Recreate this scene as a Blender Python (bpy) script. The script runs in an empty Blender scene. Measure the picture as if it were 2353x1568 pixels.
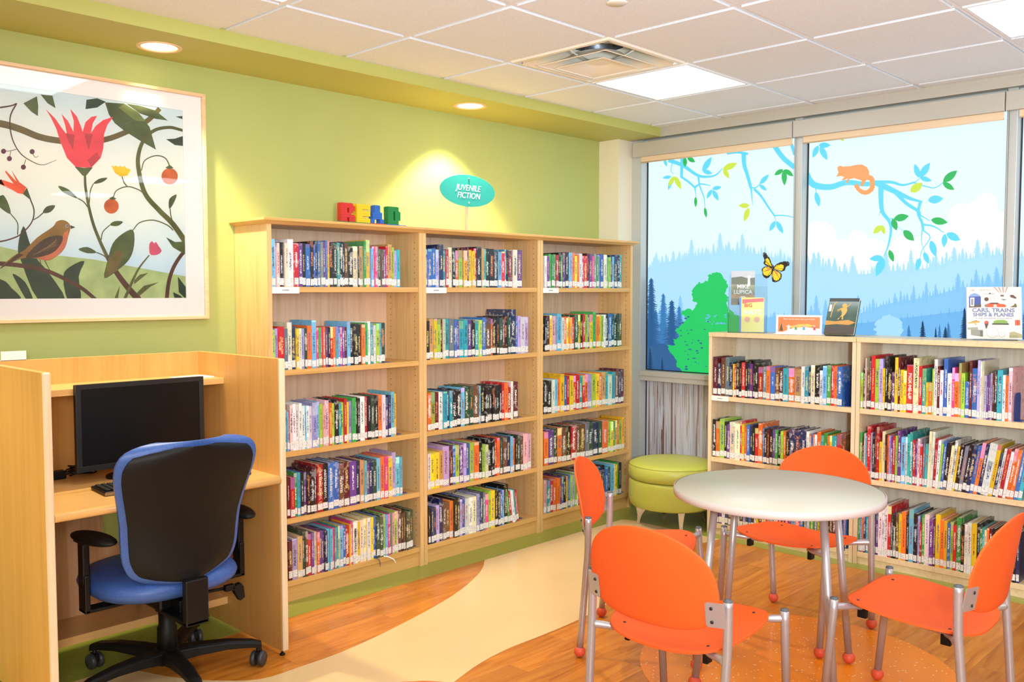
import bpy, bmesh, math, random
from mathutils import Vector, Matrix
R = math.radians
scene = bpy.context.scene
COL = scene.collection

# ---------------------------------------------------------------- camera
F_PX, YAW, PITCH, ROLL = 2094.03, 0.767742, 0.0539195, -0.00042
CAM = Vector((-1.94318, -3.98114, 1.46794))
fw = Vector((math.cos(YAW)*math.cos(PITCH), math.sin(YAW)*math.cos(PITCH), -math.sin(PITCH)))
rt = fw.cross(Vector((0, 0, 1))).normalized(); up = rt.cross(fw)
rt, up = rt*math.cos(ROLL)+up*math.sin(ROLL), up*math.cos(ROLL)-rt*math.sin(ROLL)
cd = bpy.data.cameras.new('camera'); cam = bpy.data.objects.new('camera', cd); COL.objects.link(cam)
cd.sensor_width = 36; cd.lens = F_PX*36/2353; cd.clip_start = 0.05; cd.clip_end = 100
cam.matrix_world = Matrix(((rt.x, up.x, -fw.x, CAM.x), (rt.y, up.y, -fw.y, CAM.y), (rt.z, up.z, -fw.z, CAM.z), (0, 0, 0, 1)))
scene.camera = cam

# ---------------------------------------------------------------- world, exposure
scene.view_settings.view_transform = 'Standard'; scene.view_settings.look = 'None'
scene.view_settings.gamma = 1.0; scene.view_settings.use_curve_mapping = False
EXPO = 0.5
scene.view_settings.exposure = EXPO
scene.cycles.use_denoising = True
scene.cycles.max_bounces = 8
scene.cycles.sample_clamp_indirect = 6
w = bpy.data.worlds.new('World'); scene.world = w; w.use_nodes = True
w.node_tree.nodes['Background'].inputs[0].default_value = (0.65, 0.8, 1.0, 1); w.node_tree.nodes['Background'].inputs[1].default_value = 0.8
TROFFER = 7.6       # radiance of the ceiling troffers
DOWNLIGHT = 80.0    # watts of each recessed can
FRONT_FILL = 84.0        # watts of the added frontal fill lamp, aimed into the room
BOUNCE = 430.0      # watts of the bounced flash aimed at the ceiling
MURAL = 1.04*2**-EXPO

def area(name, loc, target, size, power, color):
    l = bpy.data.lights.new(name, 'AREA'); l.shape = 'DISK'; l.size = size; l.energy = power; l.color = color
    o = bpy.data.objects.new(name, l); COL.objects.link(o); o.location = loc
    d = (Vector(target)-Vector(loc)).normalized(); o.rotation_euler = d.to_track_quat('-Z', 'Y').to_euler()
    return o
area('front_fill', (-3.0, -6.1, 2.1), (1.5, -1.2, 0.9), 1.0, FRONT_FILL, (0.93, 0.97, 1.0))  # soft fill added well behind the camera to brighten the bookcase interiors
bl = bpy.data.lights.new('bounce_flash', 'SPOT'); bl.energy = BOUNCE; bl.color = (0.78, 0.91, 1.0); bl.spot_size = R(110); bl.spot_blend = 1.0; bl.shadow_soft_size = 0.12
bo = bpy.data.objects.new('bounce_flash', bl); COL.objects.link(bo); bo.location = (-1.75, -4.3, 1.5); bo.rotation_euler = (Vector((0.6, -2.9, 2.56))-bo.location).to_track_quat('-Z', 'Y').to_euler()

# ---------------------------------------------------------------- helpers
def lin(c): return c/12.92 if c <= 0.04045 else ((c+0.055)/1.055)**2.4
def hx(s, a=1.0):
    s = s.lstrip('#'); return tuple(lin(int(s[i:i+2], 16)/255) for i in (0, 2, 4))+(a,)
def onpl(px, py, ax, v):
    """the point of the plane axis=v that the photograph shows at pixel px,py"""
    d = fw*F_PX+rt*(px-1176.5)-up*(py-784); t = (v-CAM[ax])/d[ax]; return CAM+d*t

class NT:
    def __init__(s, name):
        s.m = bpy.data.materials.new(name); s.m.use_nodes = True; s.t = s.m.node_tree
        s.b = s.t.nodes['Principled BSDF']; s.out = s.t.nodes['Material Output']
    def n(s, typ, **kw):
        nd = s.t.nodes.new(typ)
        for k, v in kw.items():
            if k.startswith('i_'): nd.inputs[k[2:].replace('_', ' ')].default_value = v
            else: setattr(nd, k, v)
        return nd
    def l(s, a, b): s.t.links.new(a, b)
    def ramp(s, src, stops, interp='LINEAR'):
        r = s.n('ShaderNodeValToRGB'); r.color_ramp.interpolation = interp
        e = r.color_ramp.elements
        while len(e) < len(stops): e.new(0.5)
        for el, (p, c) in zip(e, stops): el.position = p; el.color = c
        s.l(src, r.inputs[0]); return r
def pmat(name, c, rough=0.5, metal=0.0, coat=0.0, spec=0.5, noise=0.0, nscale=20, bump=0.0, sheen=0.0):
    k = NT(name); b = k.b
    cc = hx(c) if isinstance(c, str) else c
    b.inputs['Base Color'].default_value = cc; b.inputs['Roughness'].default_value = rough; b.inputs['Metallic'].default_value = metal
    b.inputs['Coat Weight'].default_value = coat; b.inputs['Coat Roughness'].default_value = 0.08; b.inputs['Specular IOR Level'].default_value = spec
    if noise or bump:
        tc = k.n('ShaderNodeTexCoord'); nz = k.n('ShaderNodeTexNoise'); nz.inputs['Scale'].default_value = nscale; nz.inputs['Detail'].default_value = 4
        k.l(tc.outputs['Object'], nz.inputs['Vector'])
        if noise:
            lo = tuple(x*(1-noise) for x in cc[:3])+(1,); hi = tuple(min(1, x*(1+noise)) for x in cc[:3])+(1,)
            r = k.ramp(nz.outputs['Fac'], [(0.3, lo), (0.7, hi)]); k.l(r.outputs[0], b.inputs['Base Color'])
        if bump:
            bp = k.n('ShaderNodeBump'); bp.inputs['Strength'].default_value = bump; bp.inputs['Distance'].default_value = 0.002
            k.l(nz.outputs['Fac'], bp.inputs['Height']); k.l(bp.outputs[0], b.inputs['Normal'])
    return k.m
def emat(name, c, s, base=0.25):
    k = NT(name); cc = hx(c) if isinstance(c, str) else c; k.b.inputs['Base Color'].default_value = tuple(x*base for x in cc[:3])+(1,)
    k.b.inputs['Emission Color'].default_value = hx(c) if isinstance(c, str) else c; k.b.inputs['Emission Strength'].default_value = s
    return k.m
def wood(name, c1, c2, axis=2, scale=1.0, rough=0.38, coat=0.15):
    """maple veneer: fine streaks running along one axis with a faint broad figure"""
    k = NT(name); tc = k.n('ShaderNodeTexCoord'); mp = k.n('ShaderNodeMapping')
    sc = [26*scale]*3; sc[axis] = 1.3*scale; mp.inputs['Scale'].default_value = sc
    k.l(tc.outputs['Object'], mp.inputs['Vector'])
    n1 = k.n('ShaderNodeTexNoise'); n1.inputs['Scale'].default_value = 1.6; n1.inputs['Detail'].default_value = 7; n1.inputs['Roughness'].default_value = 0.62; n1.inputs['Distortion'].default_value = 0.8
    k.l(mp.outputs[0], n1.inputs['Vector'])
    r = k.ramp(n1.outputs['Fac'], [(0.28, hx(c2)), (0.52, hx(c1)), (0.8, tuple(min(1, x*1.1) for x in hx(c1)[:3])+(1,))])
    k.l(r.outputs[0], k.b.inputs['Base Color']); k.b.inputs['Roughness'].default_value = rough; k.b.inputs['Coat Weight'].default_value = coat; k.b.inputs['Coat Roughness'].default_value = 0.2
    return k.m

def bm_new(): return bmesh.new()
def face(bm, co, mi=0):
    f = bm.faces.new([bm.verts.new(c) for c in co]); f.material_index = mi; return f
def box(bm, x0, x1, y0, y1, z0, z1, mi=0, M=None, bev=0.0, seg=2):
    co = [(x0, y0, z0), (x1, y0, z0), (x1, y1, z0), (x0, y1, z0), (x0, y0, z1), (x1, y0, z1), (x1, y1, z1), (x0, y1, z1)]
    vs = [bm.verts.new(M @ Vector(c) if M else c) for c in co]
    fs = [bm.faces.new([vs[i] for i in q]) for q in ((0, 3, 2, 1), (4, 5, 6, 7), (0, 1, 5, 4), (1, 2, 6, 5), (2, 3, 7, 6), (3, 0, 4, 7))]
    for f in fs: f.material_index = mi
    if bev:
        es = list({e for f in fs for e in f.edges})
        r = bmesh.ops.bevel(bm, geom=es, offset=bev, segments=seg, affect='EDGES', profile=0.5)
        for f in r['faces']: f.material_index = mi
    return fs
def tube(bm, pts, rad, seg=12, mi=0, caps=True, flat=1.0):
    pts = [Vector(p) for p in pts]; n = len(pts)
    rr = rad if isinstance(rad, (list, tuple)) else [rad]*n
    t0 = (pts[1]-pts[0]).normalized(); a = t0.orthogonal().normalized(); rings = []
    if abs(t0.z) > 0.9: a = Vector((1, 0, 0)) - t0*t0.x; a.normalize()
    for i in range(n):
        t = (pts[min(i+1, n-1)]-pts[max(i-1, 0)]).normalized()
        a = (a-t*a.dot(t)).normalized(); b = t.cross(a)
        rings.append([bm.verts.new(pts[i]+(a*math.cos(2*math.pi*k/seg)+b*math.sin(2*math.pi*k/seg)*flat)*rr[i]) for k in range(seg)])
    for i in range(n-1):
        for k in range(seg):
            f = bm.faces.new([rings[i][k], rings[i][(k+1) % seg], rings[i+1][(k+1) % seg], rings[i+1][k]]); f.material_index = mi; f.smooth = True
    if caps:
        f = bm.faces.new(rings[0][::-1]); f.material_index = mi
        f = bm.faces.new(rings[-1]); f.material_index = mi
def smooth_path(pts, n=6):
    P = [Vector(p) for p in pts]; P = [P[0]*2-P[1]]+P+[P[-1]*2-P[-2]]; out = []
    for i in range(1, len(P)-2):
        for k in range(n):
            t = k/n; a, b, c, d = P[i-1], P[i], P[i+1], P[i+2]
            out.append(0.5*((2*b)+(c-a)*t+(2*a-5*b+4*c-d)*t*t+(3*b-a-3*c+d)*t**3))
    out.append(P[-2]); return out
def lathe(bm, prof, c=(0, 0, 0), seg=24, mi=0, M=None):
    rings = []
    for r, z in prof:
        ring = []
        for k in range(seg):
            a = 2*math.pi*k/seg; p = Vector((c[0]+max(r, 1e-5)*math.cos(a), c[1]+max(r, 1e-5)*math.sin(a), c[2]+z))
            ring.append(bm.verts.new(M @ p if M else p))
        rings.append(ring)
    for i in range(len(rings)-1):
        for k in range(seg):
            f = bm.faces.new([rings[i][k], rings[i][(k+1) % seg], rings[i+1][(k+1) % seg], rings[i+1][k]]); f.material_index = mi; f.smooth = True
    f = bm.faces.new(rings[0][::-1]); f.material_index = mi
    f = bm.faces.new(rings[-1]); f.material_index = mi
def prism(bm, poly, fn, d, mi=0, smooth_side=False, back=True):
    """extrude a 2-D outline: fn(u, v, w) -> 3-D, w = 0 front .. d back"""
    a = [bm.verts.new(fn(u, v, 0)) for u, v in poly]; b = [bm.verts.new(fn(u, v, d)) for u, v in poly]; n = len(poly)
    f = bm.faces.new(a); f.material_index = mi
    if back: f = bm.faces.new(b[::-1]); f.material_index = mi
    for i in range(n):
        f = bm.faces.new([a[i], b[i], b[(i+1) % n], a[(i+1) % n]]); f.material_index = mi; f.smooth = smooth_side
def obj(name, bm, mats, parent=None, recalc=True, bevel=0.0, loc=None, rot=None, smooth=None):
    if recalc: bmesh.ops.recalc_face_normals(bm, faces=bm.faces)
    me = bpy.data.meshes.new(name); bm.to_mesh(me); bm.free()
    if not isinstance(mats, (list, tuple)): mats = [mats]
    for m in mats: me.materials.append(m)
    if smooth is True:
        for p in me.polygons: p.use_smooth = True
    o = bpy.data.objects.new(name, me); COL.objects.link(o)
    if parent: o.parent = parent
    if loc is not None: o.location = loc
    if rot is not None: o.rotation_euler = rot
    if bevel:
        md = o.modifiers.new('edge', 'BEVEL'); md.width = bevel; md.segments = 2; md.limit_method = 'ANGLE'; md.angle_limit = R(40)
    return o
def thing(name, label, cat, loc=(0, 0, 0), rotz=0.0, group=None):
    o = bpy.data.objects.new(name, None); COL.objects.link(o); o.location = loc; o.rotation_euler = (0, 0, rotz); o.empty_display_size = 0.1
    o['label'] = label; o['category'] = cat
    if group: o['group'] = group
    return o
def tag(o, label, cat, group=None, kind=None):
    o['label'] = label; o['category'] = cat
    if group: o['group'] = group
    if kind: o['kind'] = kind
    return o
def struct(name, bm, mats, parent=None, **kw):
    o = obj(name, bm, mats, parent, **kw)
    if not parent: o['kind'] = 'structure'
    return o
def semp(name):
    o = bpy.data.objects.new(name, None); COL.objects.link(o); o['kind'] = 'structure'; return o
def text(name, s, size, M, mat, parent=None, extrude=0.0003, align='CENTER', shear=0.0, bold=0.0, sx=1.0):
    c = bpy.data.curves.new(name, 'FONT'); c.body = s; c.size = size; c.extrude = extrude; c.align_x = align; c.align_y = 'CENTER'; c.shear = shear; c.offset = bold
    c.space_character = 1.0; c.resolution_u = 3; c.materials.append(mat)
    tmp = bpy.data.objects.new(name, c); me = bpy.data.meshes.new_from_object(tmp); me.name = name; bpy.data.objects.remove(tmp); bpy.data.curves.remove(c)
    o = bpy.data.objects.new(name, me); COL.objects.link(o)
    if parent: o.parent = parent
    o.matrix_local = M @ Matrix.Diagonal((sx, 1, 1, 1)); return o
def frame_M(o, xa, ya):
    xa = Vector(xa).normalized(); ya = Vector(ya).normalized(); za = xa.cross(ya)
    return Matrix(((xa.x, ya.x, za.x, o[0]), (xa.y, ya.y, za.y, o[1]), (xa.z, ya.z, za.z, o[2]), (0, 0, 0, 1)))
ZUP = (0, 0, 1)
TOLEFT = lambda o: frame_M(o, (1, 0, 0), ZUP)      # faces -y
TORIGHT = lambda o: frame_M(o, (0, -1, 0), ZUP)    # faces -x

# ---------------------------------------------------------------- materials
M_green = pmat('green_wall_paint', '#B0B86B', 0.6, noise=0.02, nscale=3)
M_soffit = pmat('green_soffit_paint', '#B8B965', 0.55)
M_cream = pmat('cream_wall_paint', '#E6DDC4', 0.7)
M_maple = wood('maple_veneer', '#E3B87A', '#D3A463')
M_maple_h = wood('maple_shelf_veneer', '#DCAB64', '#CA974D', axis=0)
M_mapleback = wood('maple_back_veneer', '#E0BC9C', '#CCA27E', scale=0.8)
M_lmaple = wood('light_maple_veneer', '#EBD2AC', '#DFC197', axis=2)
M_lmaple_h = wood('light_maple_shelf_veneer', '#E9CCA0', '#DBBB8A', axis=1)
M_lback = wood('light_maple_back', '#DCD0BA', '#CABBA2', scale=0.7)
M_carrel = wood('carrel_maple', '#DBA45A', '#D0974C', scale=0.6)
M_carrel_h = wood('carrel_desktop_maple', '#E8B670', '#DBA457', axis=0, scale=0.7, rough=0.3, coat=0.3)
M_carrel_d = wood('carrel_inner_maple', '#D9AC80', '#C8945F', scale=0.6)
M_alu = pmat('grey_aluminium_paint', '#BEB9AF', 0.42, 0.15)
M_alu_d = pmat('window_aluminium', '#C2C4C2', 0.38, 0.3)
M_gasket = pmat('black_gasket', '#0B0D14', 0.5)
M_shade = pmat('peach_roller_shade', '#E2C7A6', 0.8)
M_black = pmat('black_plastic', '#0D0C0C', 0.42, spec=0.3)
M_blackm = pmat('black_matte_plastic', '#0E0D0C', 0.5, spec=0.28)
M_chain = pmat('grey_beaded_chain', '#8D8A84', 0.35, 0.4)
M_white = pmat('white_paper', '#F4F1EA', 0.6)
M_whitemetal = pmat('white_metal', '#E6E0D6', 0.4)
M_chrome = pmat('polished_steel', '#D8D8DA', 0.18, 1.0)
M_silver = pmat('silver_powder_coat', '#B9B3B4', 0.32, 0.55)
M_cap = pmat('grey_tube_cap', '#585C60', 0.5)
M_orange = pmat('orange_seat_plastic', '#EB5E24', 0.6, spec=0.2, noise=0.03, nscale=300, bump=0.05)
M_ball = pmat('orange_ball_foot', '#D5502E', 0.55)
M_tabletop = pmat('pale_grey_laminate', '#C2BBA9', 0.38, noise=0.03, nscale=250)
M_tableedge = pmat('table_edge_band', '#C9BCB4', 0.45)
M_blue = pmat('blue_upholstery', '#3C5FA6', 0.42, noise=0.16, nscale=180, bump=0.15)
M_lime = pmat('lime_vinyl', '#B9BC50', 0.36, noise=0.03, nscale=60)
M_teal = pmat('teal_acrylic', '#2A9E9A', 0.3)
M_bookend = pmat('blue_steel_bookend', '#1B4596', 0.4)
M_ink = pmat('black_ink', '#22201F', 0.6)

def speckle(name, base, fleck, scale=75, thr=0.055, rough=0.28, coat=0.1):
    k = NT(name); tc = k.n('ShaderNodeTexCoord'); v = k.n('ShaderNodeTexVoronoi'); v.inputs['Scale'].default_value = scale
    k.l(tc.outputs['Object'], v.inputs['Vector'])
    sep = k.n('ShaderNodeSeparateColor'); k.l(v.outputs['Color'], sep.inputs[0])
    lt = k.n('ShaderNodeMath', operation='LESS_THAN'); k.l(v.outputs['Distance'], lt.inputs[0]); lt.inputs[1].default_value = 0.2
    gt = k.n('ShaderNodeMath', operation='LESS_THAN'); k.l(sep.outputs[0], gt.inputs[0]); gt.inputs[1].default_value = thr*4
    mu = k.n('ShaderNodeMath', operation='MULTIPLY'); k.l(lt.outputs[0], mu.inputs[0]); k.l(gt.outputs[0], mu.inputs[1])
    nz = k.n('ShaderNodeTexNoise'); nz.inputs['Scale'].default_value = 1.4; k.l(tc.outputs['Object'], nz.inputs['Vector'])
    b = hx(base); r = k.ramp(nz.outputs['Fac'], [(0.3, tuple(x*0.94 for x in b[:3])+(1,)), (0.7, tuple(min(1, x*1.05) for x in b[:3])+(1,))])
    mx = k.n('ShaderNodeMix', data_type='RGBA'); k.l(mu.outputs[0], mx.inputs[0]); k.l(r.outputs[0], mx.inputs[6]); mx.inputs[7].default_value = hx(fleck)
    k.l(mx.outputs[2], k.b.inputs['Base Color']); k.b.inputs['Roughness'].default_value = rough; k.b.inputs['Coat Weight'].default_value = coat
    return k.m
M_fgreen = speckle('green_speckled_vinyl', '#959A40', '#D6D69A', 90, 0.03)
M_fcream = speckle('cream_speckled_vinyl', '#E1BF8C', '#F0E2BC', 110, 0.015)
M_forange = speckle('orange_speckled_vinyl', '#E98418', '#F6D9A4', 62, 0.10)
def plank_floor():
    k = NT('oak_plank_vinyl'); tc = k.n('ShaderNodeTexCoord'); mp = k.n('ShaderNodeMapping'); k.l(tc.outputs['Object'], mp.inputs['Vector'])
    mp.inputs['Rotation'].default_value = (0, 0, R(0))
    br = k.n('ShaderNodeTexBrick'); br.offset = 0.37; br.inputs['Scale'].default_value = 1.0; br.inputs['Brick Width'].default_value = 0.92; br.inputs['Row Height'].default_value = 0.102
    br.inputs['Mortar Size'].default_value = 0.0009; br.inputs['Mortar Smooth'].default_value = 0.4
    br.inputs['Color1'].default_value = (0.15, 0.15, 0.15, 1); br.inputs['Color2'].default_value = (0.9, 0.9, 0.9, 1); br.inputs['Mortar'].default_value = (0.0, 0.0, 0.0, 1)
    k.l(mp.outputs[0], br.inputs['Vector'])
    sep = k.n('ShaderNodeSeparateColor'); k.l(br.outputs['Color'], sep.inputs[0])
    m2 = k.n('ShaderNodeMapping'); m2.inputs['Scale'].default_value = (1.6, 14, 1); k.l(mp.outputs[0], m2.inputs['Vector'])
    ad = k.n('ShaderNodeVectorMath', operation='ADD'); cx = k.n('ShaderNodeCombineXYZ'); ml = k.n('ShaderNodeMath', operation='MULTIPLY'); ml.inputs[1].default_value = 31
    k.l(sep.outputs[0], ml.inputs[0]); k.l(ml.outputs[0], cx.inputs[0]); k.l(m2.outputs[0], ad.inputs[0]); k.l(cx.outputs[0], ad.inputs[1])
    nz = k.n('ShaderNodeTexNoise'); nz.inputs['Scale'].default_value = 1.5; nz.inputs['Detail'].default_value = 6; nz.inputs['Distortion'].default_value = 1.2; nz.inputs['Roughness'].default_value = 0.6
    k.l(ad.outputs[0], nz.inputs['Vector'])
    r1 = k.ramp(nz.outputs['Fac'], [(0.25, hx('#A4560F')), (0.5, hx('#C87A26')), (0.75, hx('#D98F38'))])
    r2 = k.ramp(sep.outputs[0], [(0.0, (0.5, 0.5, 0.5, 1)), (0.15, (0.82, 0.80, 0.78, 1)), (0.9, (1.08, 1.06, 1.04, 1))])
    mx = k.n('ShaderNodeMix', data_type='RGBA', blend_type='MULTIPLY'); mx.inputs[0].default_value = 1; k.l(r1.outputs[0], mx.inputs[6]); k.l(r2.outputs[0], mx.inputs[7])
    k.l(mx.outputs[2], k.b.inputs['Base Color']); k.b.inputs['Roughness'].default_value = 0.3; k.b.inputs['Coat Weight'].default_value = 0.1
    return k.m
M_plank = plank_floor()
def birch():
    k = NT('striped_birch_print'); tc = k.n('ShaderNodeTexCoord'); mp = k.n('ShaderNodeMapping'); mp.inputs['Scale'].default_value = (1, 15, 0.22); k.l(tc.outputs['Object'], mp.inputs['Vector'])
    nz = k.n('ShaderNodeTexNoise'); nz.inputs['Scale'].default_value = 1.7; nz.inputs['Detail'].default_value = 3; nz.inputs['Distortion'].default_value = 0.25; k.l(mp.outputs[0], nz.inputs['Vector'])
    c = [hx('#5B4238'), hx('#8E7B72'), hx('#BEBEC8'), hx('#A79A94'), hx('#C2C4CE'), hx('#7C5F55'), hx('#B9B8C0')]
    r = k.ramp(nz.outputs['Fac'], [(0.0, c[0]), (0.36, c[1]), (0.42, c[2]), (0.47, c[3]), (0.50, c[4]), (0.55, c[5]), (0.575, c[6]), (0.63, c[1]), (0.68, c[0])], 'CONSTANT')
    k.l(r.outputs[0], k.b.inputs['Base Color']); k.b.inputs['Roughness'].default_value = 0.5; return k.m
M_birch = birch()
def clear(name, tint=(1, 1, 1, 1), rough=0.02, ior=1.45):
    k = NT(name); k.t.nodes.remove(k.b)
    tr = k.n('ShaderNodeBsdfTransparent'); tr.inputs[0].default_value = tint; gl = k.n('ShaderNodeBsdfGlossy'); gl.inputs['Roughness'].default_value = rough
    fr = k.n('ShaderNodeFresnel'); fr.inputs[0].default_value = ior; mx = k.n('ShaderNodeMixShader')
    k.l(fr.outputs[0], mx.inputs[0]); k.l(tr.outputs[0], mx.inputs[1]); k.l(gl.outputs[0], mx.inputs[2]); k.l(mx.outputs[0], k.out.inputs[0]); return k.m
M_glass = clear('clear_glass', ior=1.32); M_acrylic = clear('clear_acrylic', (0.93, 0.96, 0.97, 1), 0.04, 1.5)
def tile():
    k = NT('ceiling_tile'); tc = k.n('ShaderNodeTexCoord'); nz = k.n('ShaderNodeTexNoise'); nz.inputs['Scale'].default_value = 160; nz.inputs['Detail'].default_value = 3; k.l(tc.outputs['Object'], nz.inputs['Vector'])
    r = k.ramp(nz.outputs['Fac'], [(0.2, hx('#DEE2E8')), (0.6, hx('#EAEEF4'))]); k.l(r.outputs[0], k.b.inputs['Base Color']); k.b.inputs['Roughness'].default_value = 0.9
    bp = k.n('ShaderNodeBump'); bp.inputs['Strength'].default_value = 0.2; bp.inputs['Distance'].default_value = 0.002; k.l(nz.outputs['Fac'], bp.inputs['Height']); k.l(bp.outputs[0], k.b.inputs['Normal']); return k.m
M_tile = tile()
M_grid = pmat('white_ceiling_grid', '#EFF0F3', 0.5)
M_trof = emat('troffer_diffuser', (0.86, 0.945, 1.0, 1), TROFFER)
M_can = emat('glowing_reflector', (1.0, 0.80, 0.48, 1), 3.2)
M_duct = pmat('foil_duct', '#6E7176', 0.35, 0.7, noise=0.4, nscale=60)
# ================================================================ the room
T = 0.6096; HC = 2.5614; YG = -0.9035; SY = -0.428; SZ = 2.502
X0R, Y0R, XW = -5.3, -7.4, 3.2
CORX = 3.049; CORY = -0.168
# floor: planks with inlaid sheets (2 mm of real thickness)
bm = bm_new(); box(bm, X0R, XW+0.1, Y0R, 0, -0.1, 0, 0); fl = struct('floor', bm, [M_plank])
def inlay(name, poly, mat, z1, z0=-0.02):
    bm = bm_new(); prism(bm, poly, lambda u, v, w: Vector((u, v, z1-w)), z1-z0, 0); return struct(name, bm, [mat], fl)
inlay('border_strip', [(X0R, -0.455), (2.72, -0.455), (2.752, -0.49), (2.752, Y0R), (XW+.1, Y0R), (XW+.1, 0), (X0R, 0)], M_fgreen, 0.0008)
cr = [(2.752, -0.49), (2.72, -0.457), (1.492, -0.457), (1.40, -0.54), (1.28, -0.62), (1.063, -0.729), (0.80, -0.82), (0.458, -0.906), (0.2, -0.95), (0.01, -0.955), (-0.171, -0.945), (-0.30, -0.83), (-0.40, -0.68), (-0.46, -0.54),
      (-0.53, -0.46), (-0.66, -0.46), (-0.90, -0.50), (-1.3, -0.65), (-1.9, -1.0), (-2.6, -1.7), (-2.8, -2.6), (-2.2, -2.7), (-1.6, -2.2), (-1.0, -1.9), (-0.3, -1.68), (0.05, -1.58), (0.321, -1.492), (0.50, -1.44), (0.688, -1.414), (0.909, -1.417), (1.176, -1.409), (1.439, -1.366), (1.75, -1.25), (2.05, -1.12), (2.4, -1.10), (2.752, -1.16)]
inlay('cream_path', [(p.x, p.y) for p in smooth_path([(a, b, 0) for a, b in cr[3:]], 4)]+[(2.752, -0.49), (2.72, -0.457), (1.492, -0.457)], M_fcream, 0.0010)
inlay('orange_disc', [(1.334+0.602*math.cos(a*math.pi/48), -2.356+0.602*math.sin(a*math.pi/48)) for a in range(96)], M_forange, 0.0012)
# walls
bm = bm_new(); box(bm, X0R, XW+0.2, 0, 0.12, 0, 2.8); struct('wall_left', bm, [M_green])
bm = bm_new(); box(bm, CORX, XW+0.2, CORY, -0.0005, 0.0, SZ); struct('wall_corner_column', bm, [M_cream])
bm = bm_new(); box(bm, X0R-0.12, X0R, Y0R, 0.12, 0, 2.8); struct('wall_rear', bm, [M_cream])
bm = bm_new(); box(bm, X0R-0.12, XW+0.3, Y0R-0.12, Y0R, 0, 2.8); struct('wall_front', bm, [M_cream])
# ceiling tiles (tegular edges: the panels hang 7 mm below the grid bars)
lights = [(3, 0), (3, 3), (3, 6), (3, 9), (-1, 0), (-1, 3), (-1, 6), (-1, 9), (-5, 0), (-5, 3), (-5, 6), (-5, 9)]; vents = [(2, 0)]
XB = 3.165
bm = bm_new()
for i in range(-9, 6):
    for j in range(-1, 11):
        xa, xb = max(i*T, X0R), min((i+1)*T, XB); ya, yb = max(YG-(j+1)*T, Y0R), min(YG-j*T, SY)
        if xb-xa < 0.03 or yb-ya < 0.03 or (i, j) in lights or (i, j) in vents: continue
        g = 0.016; x0 = xa+(g if xa > X0R else 0); x1 = xb-(g if xb < XB else 0); y0 = ya+(g if ya > Y0R else 0); y1 = yb-(g if yb < SY else 0)
        box(bm, x0, x1, y0, y1, HC-0.001, HC+0.02, 0)
for i in range(-9, 6):
    if X0R < i*T < XB: box(bm, i*T-0.012, i*T+0.012, Y0R, SY, HC+0.007, HC+0.03, 1)
j = 0
while YG-j*T > Y0R: box(bm, X0R, XB, YG-j*T-0.012, YG-j*T+0.012, HC+0.0072, HC+0.03, 1); j += 1
for i in range(-9, 6):
    for j in range(-1, 11):
        if (i, j) in lights or (i, j) in vents: continue
        xa, xb = max(i*T, X0R), min((i+1)*T, XB); ya, yb = max(YG-(j+1)*T, Y0R), min(YG-j*T, SY)
        if xb > xa and yb > ya: box(bm, xa, xb, ya, yb, HC+0.0195, HC+0.025, 0)
box(bm, X0R, XW+0.3, Y0R, 0.1, HC+0.2, HC+0.24, 0)
struct('ceiling', bm, [M_tile, M_grid])
# soffit over the green wall, with round holes for the cans
CANS = [(-0.162, -0.190), (1.594, -0.243), (-1.918, -0.19), (-3.674, -0.19)]; CR = 0.078
bm = bm_new()
def plate_holes(bm, x0, x1, y0, y1, z, holes, mi=0):
    es = []
    def loop(pts):
        vs = [bm.verts.new(p) for p in pts]
        for a in range(len(vs)): es.append(bm.edges.new((vs[a], vs[(a+1) % len(vs)])))
    loop([(x0, y0, z), (x1, y0, z), (x1, y1, z), (x0, y1, z)])
    for hx_, hy, r in holes: loop([(hx_+r*math.cos(2*math.pi*k/40), hy+r*math.sin(2*math.pi*k/40), z) for k in range(40)])
    for f in bmesh.ops.triangle_fill(bm, edges=es, use_beauty=True)['geom']:
        if isinstance(f, bmesh.types.BMFace): f.material_index = mi
plate_holes(bm, X0R, XB, SY, 0, SZ, [(a, b, CR) for a, b in CANS])
face(bm, [(X0R, SY, SZ), (XB, SY, SZ), (XB, SY, HC+.05), (X0R, SY, HC+.05)])
struct('ceiling_soffit', bm, [M_soffit], recalc=False)
for q, (cx, cy) in enumerate(CANS):
    lab = ['recessed round downlight glowing above the framed bird painting', 'recessed round downlight glowing above the teal oval sign', 'recessed round downlight in the green soffit, third from the window wall', 'recessed round downlight in the green soffit, nearest the rear wall'][q]
    t = thing('recessed_downlight', lab, 'ceiling light', (cx, cy, SZ), 0, 'recessed downlights in the green soffit')
    bm = bm_new(); lathe(bm, [(CR-0.004, 0.004), (CR-0.004, -0.002), (CR+0.012, -0.004), (CR+0.015, 0.0), (CR+0.014, 0.002)], seg=40)
    bm.faces.ensure_lookup_table()
    for f in [f for f in bm.faces if len(f.verts) > 4]: bm.faces.remove(f)
    obj('trim_ring', bm, [pmat('peach_trim_ring', '#E9C9A0', 0.4)], t, smooth=True)
    bm = bm_new()
    prof = [(CR-0.003, 0.0), (CR-0.006, 0.03), (CR-0.014, 0.07), (CR-0.028, 0.10), (0.0, 0.105)]
    lathe(bm, prof, seg=40); bm.faces.ensure_lookup_table()
    for f in [f for f in bm.faces if len(f.verts) > 4 and abs(f.calc_center_median().z) < 1e-4]: bm.faces.remove(f)
    obj('reflector', bm, [M_can], t, smooth=True)
    l = bpy.data.lights.new('downlight_lamp', 'SPOT'); l.energy = DOWNLIGHT; l.color = (1.0, 0.86, 0.56); l.spot_size = R(98); l.spot_blend = 0.5; l.shadow_soft_size = 0.03
    lo = bpy.data.objects.new('downlight_lamp', l); COL.objects.link(lo); lo.parent = t; lo.location = (0, 0, -0.012)
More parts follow.
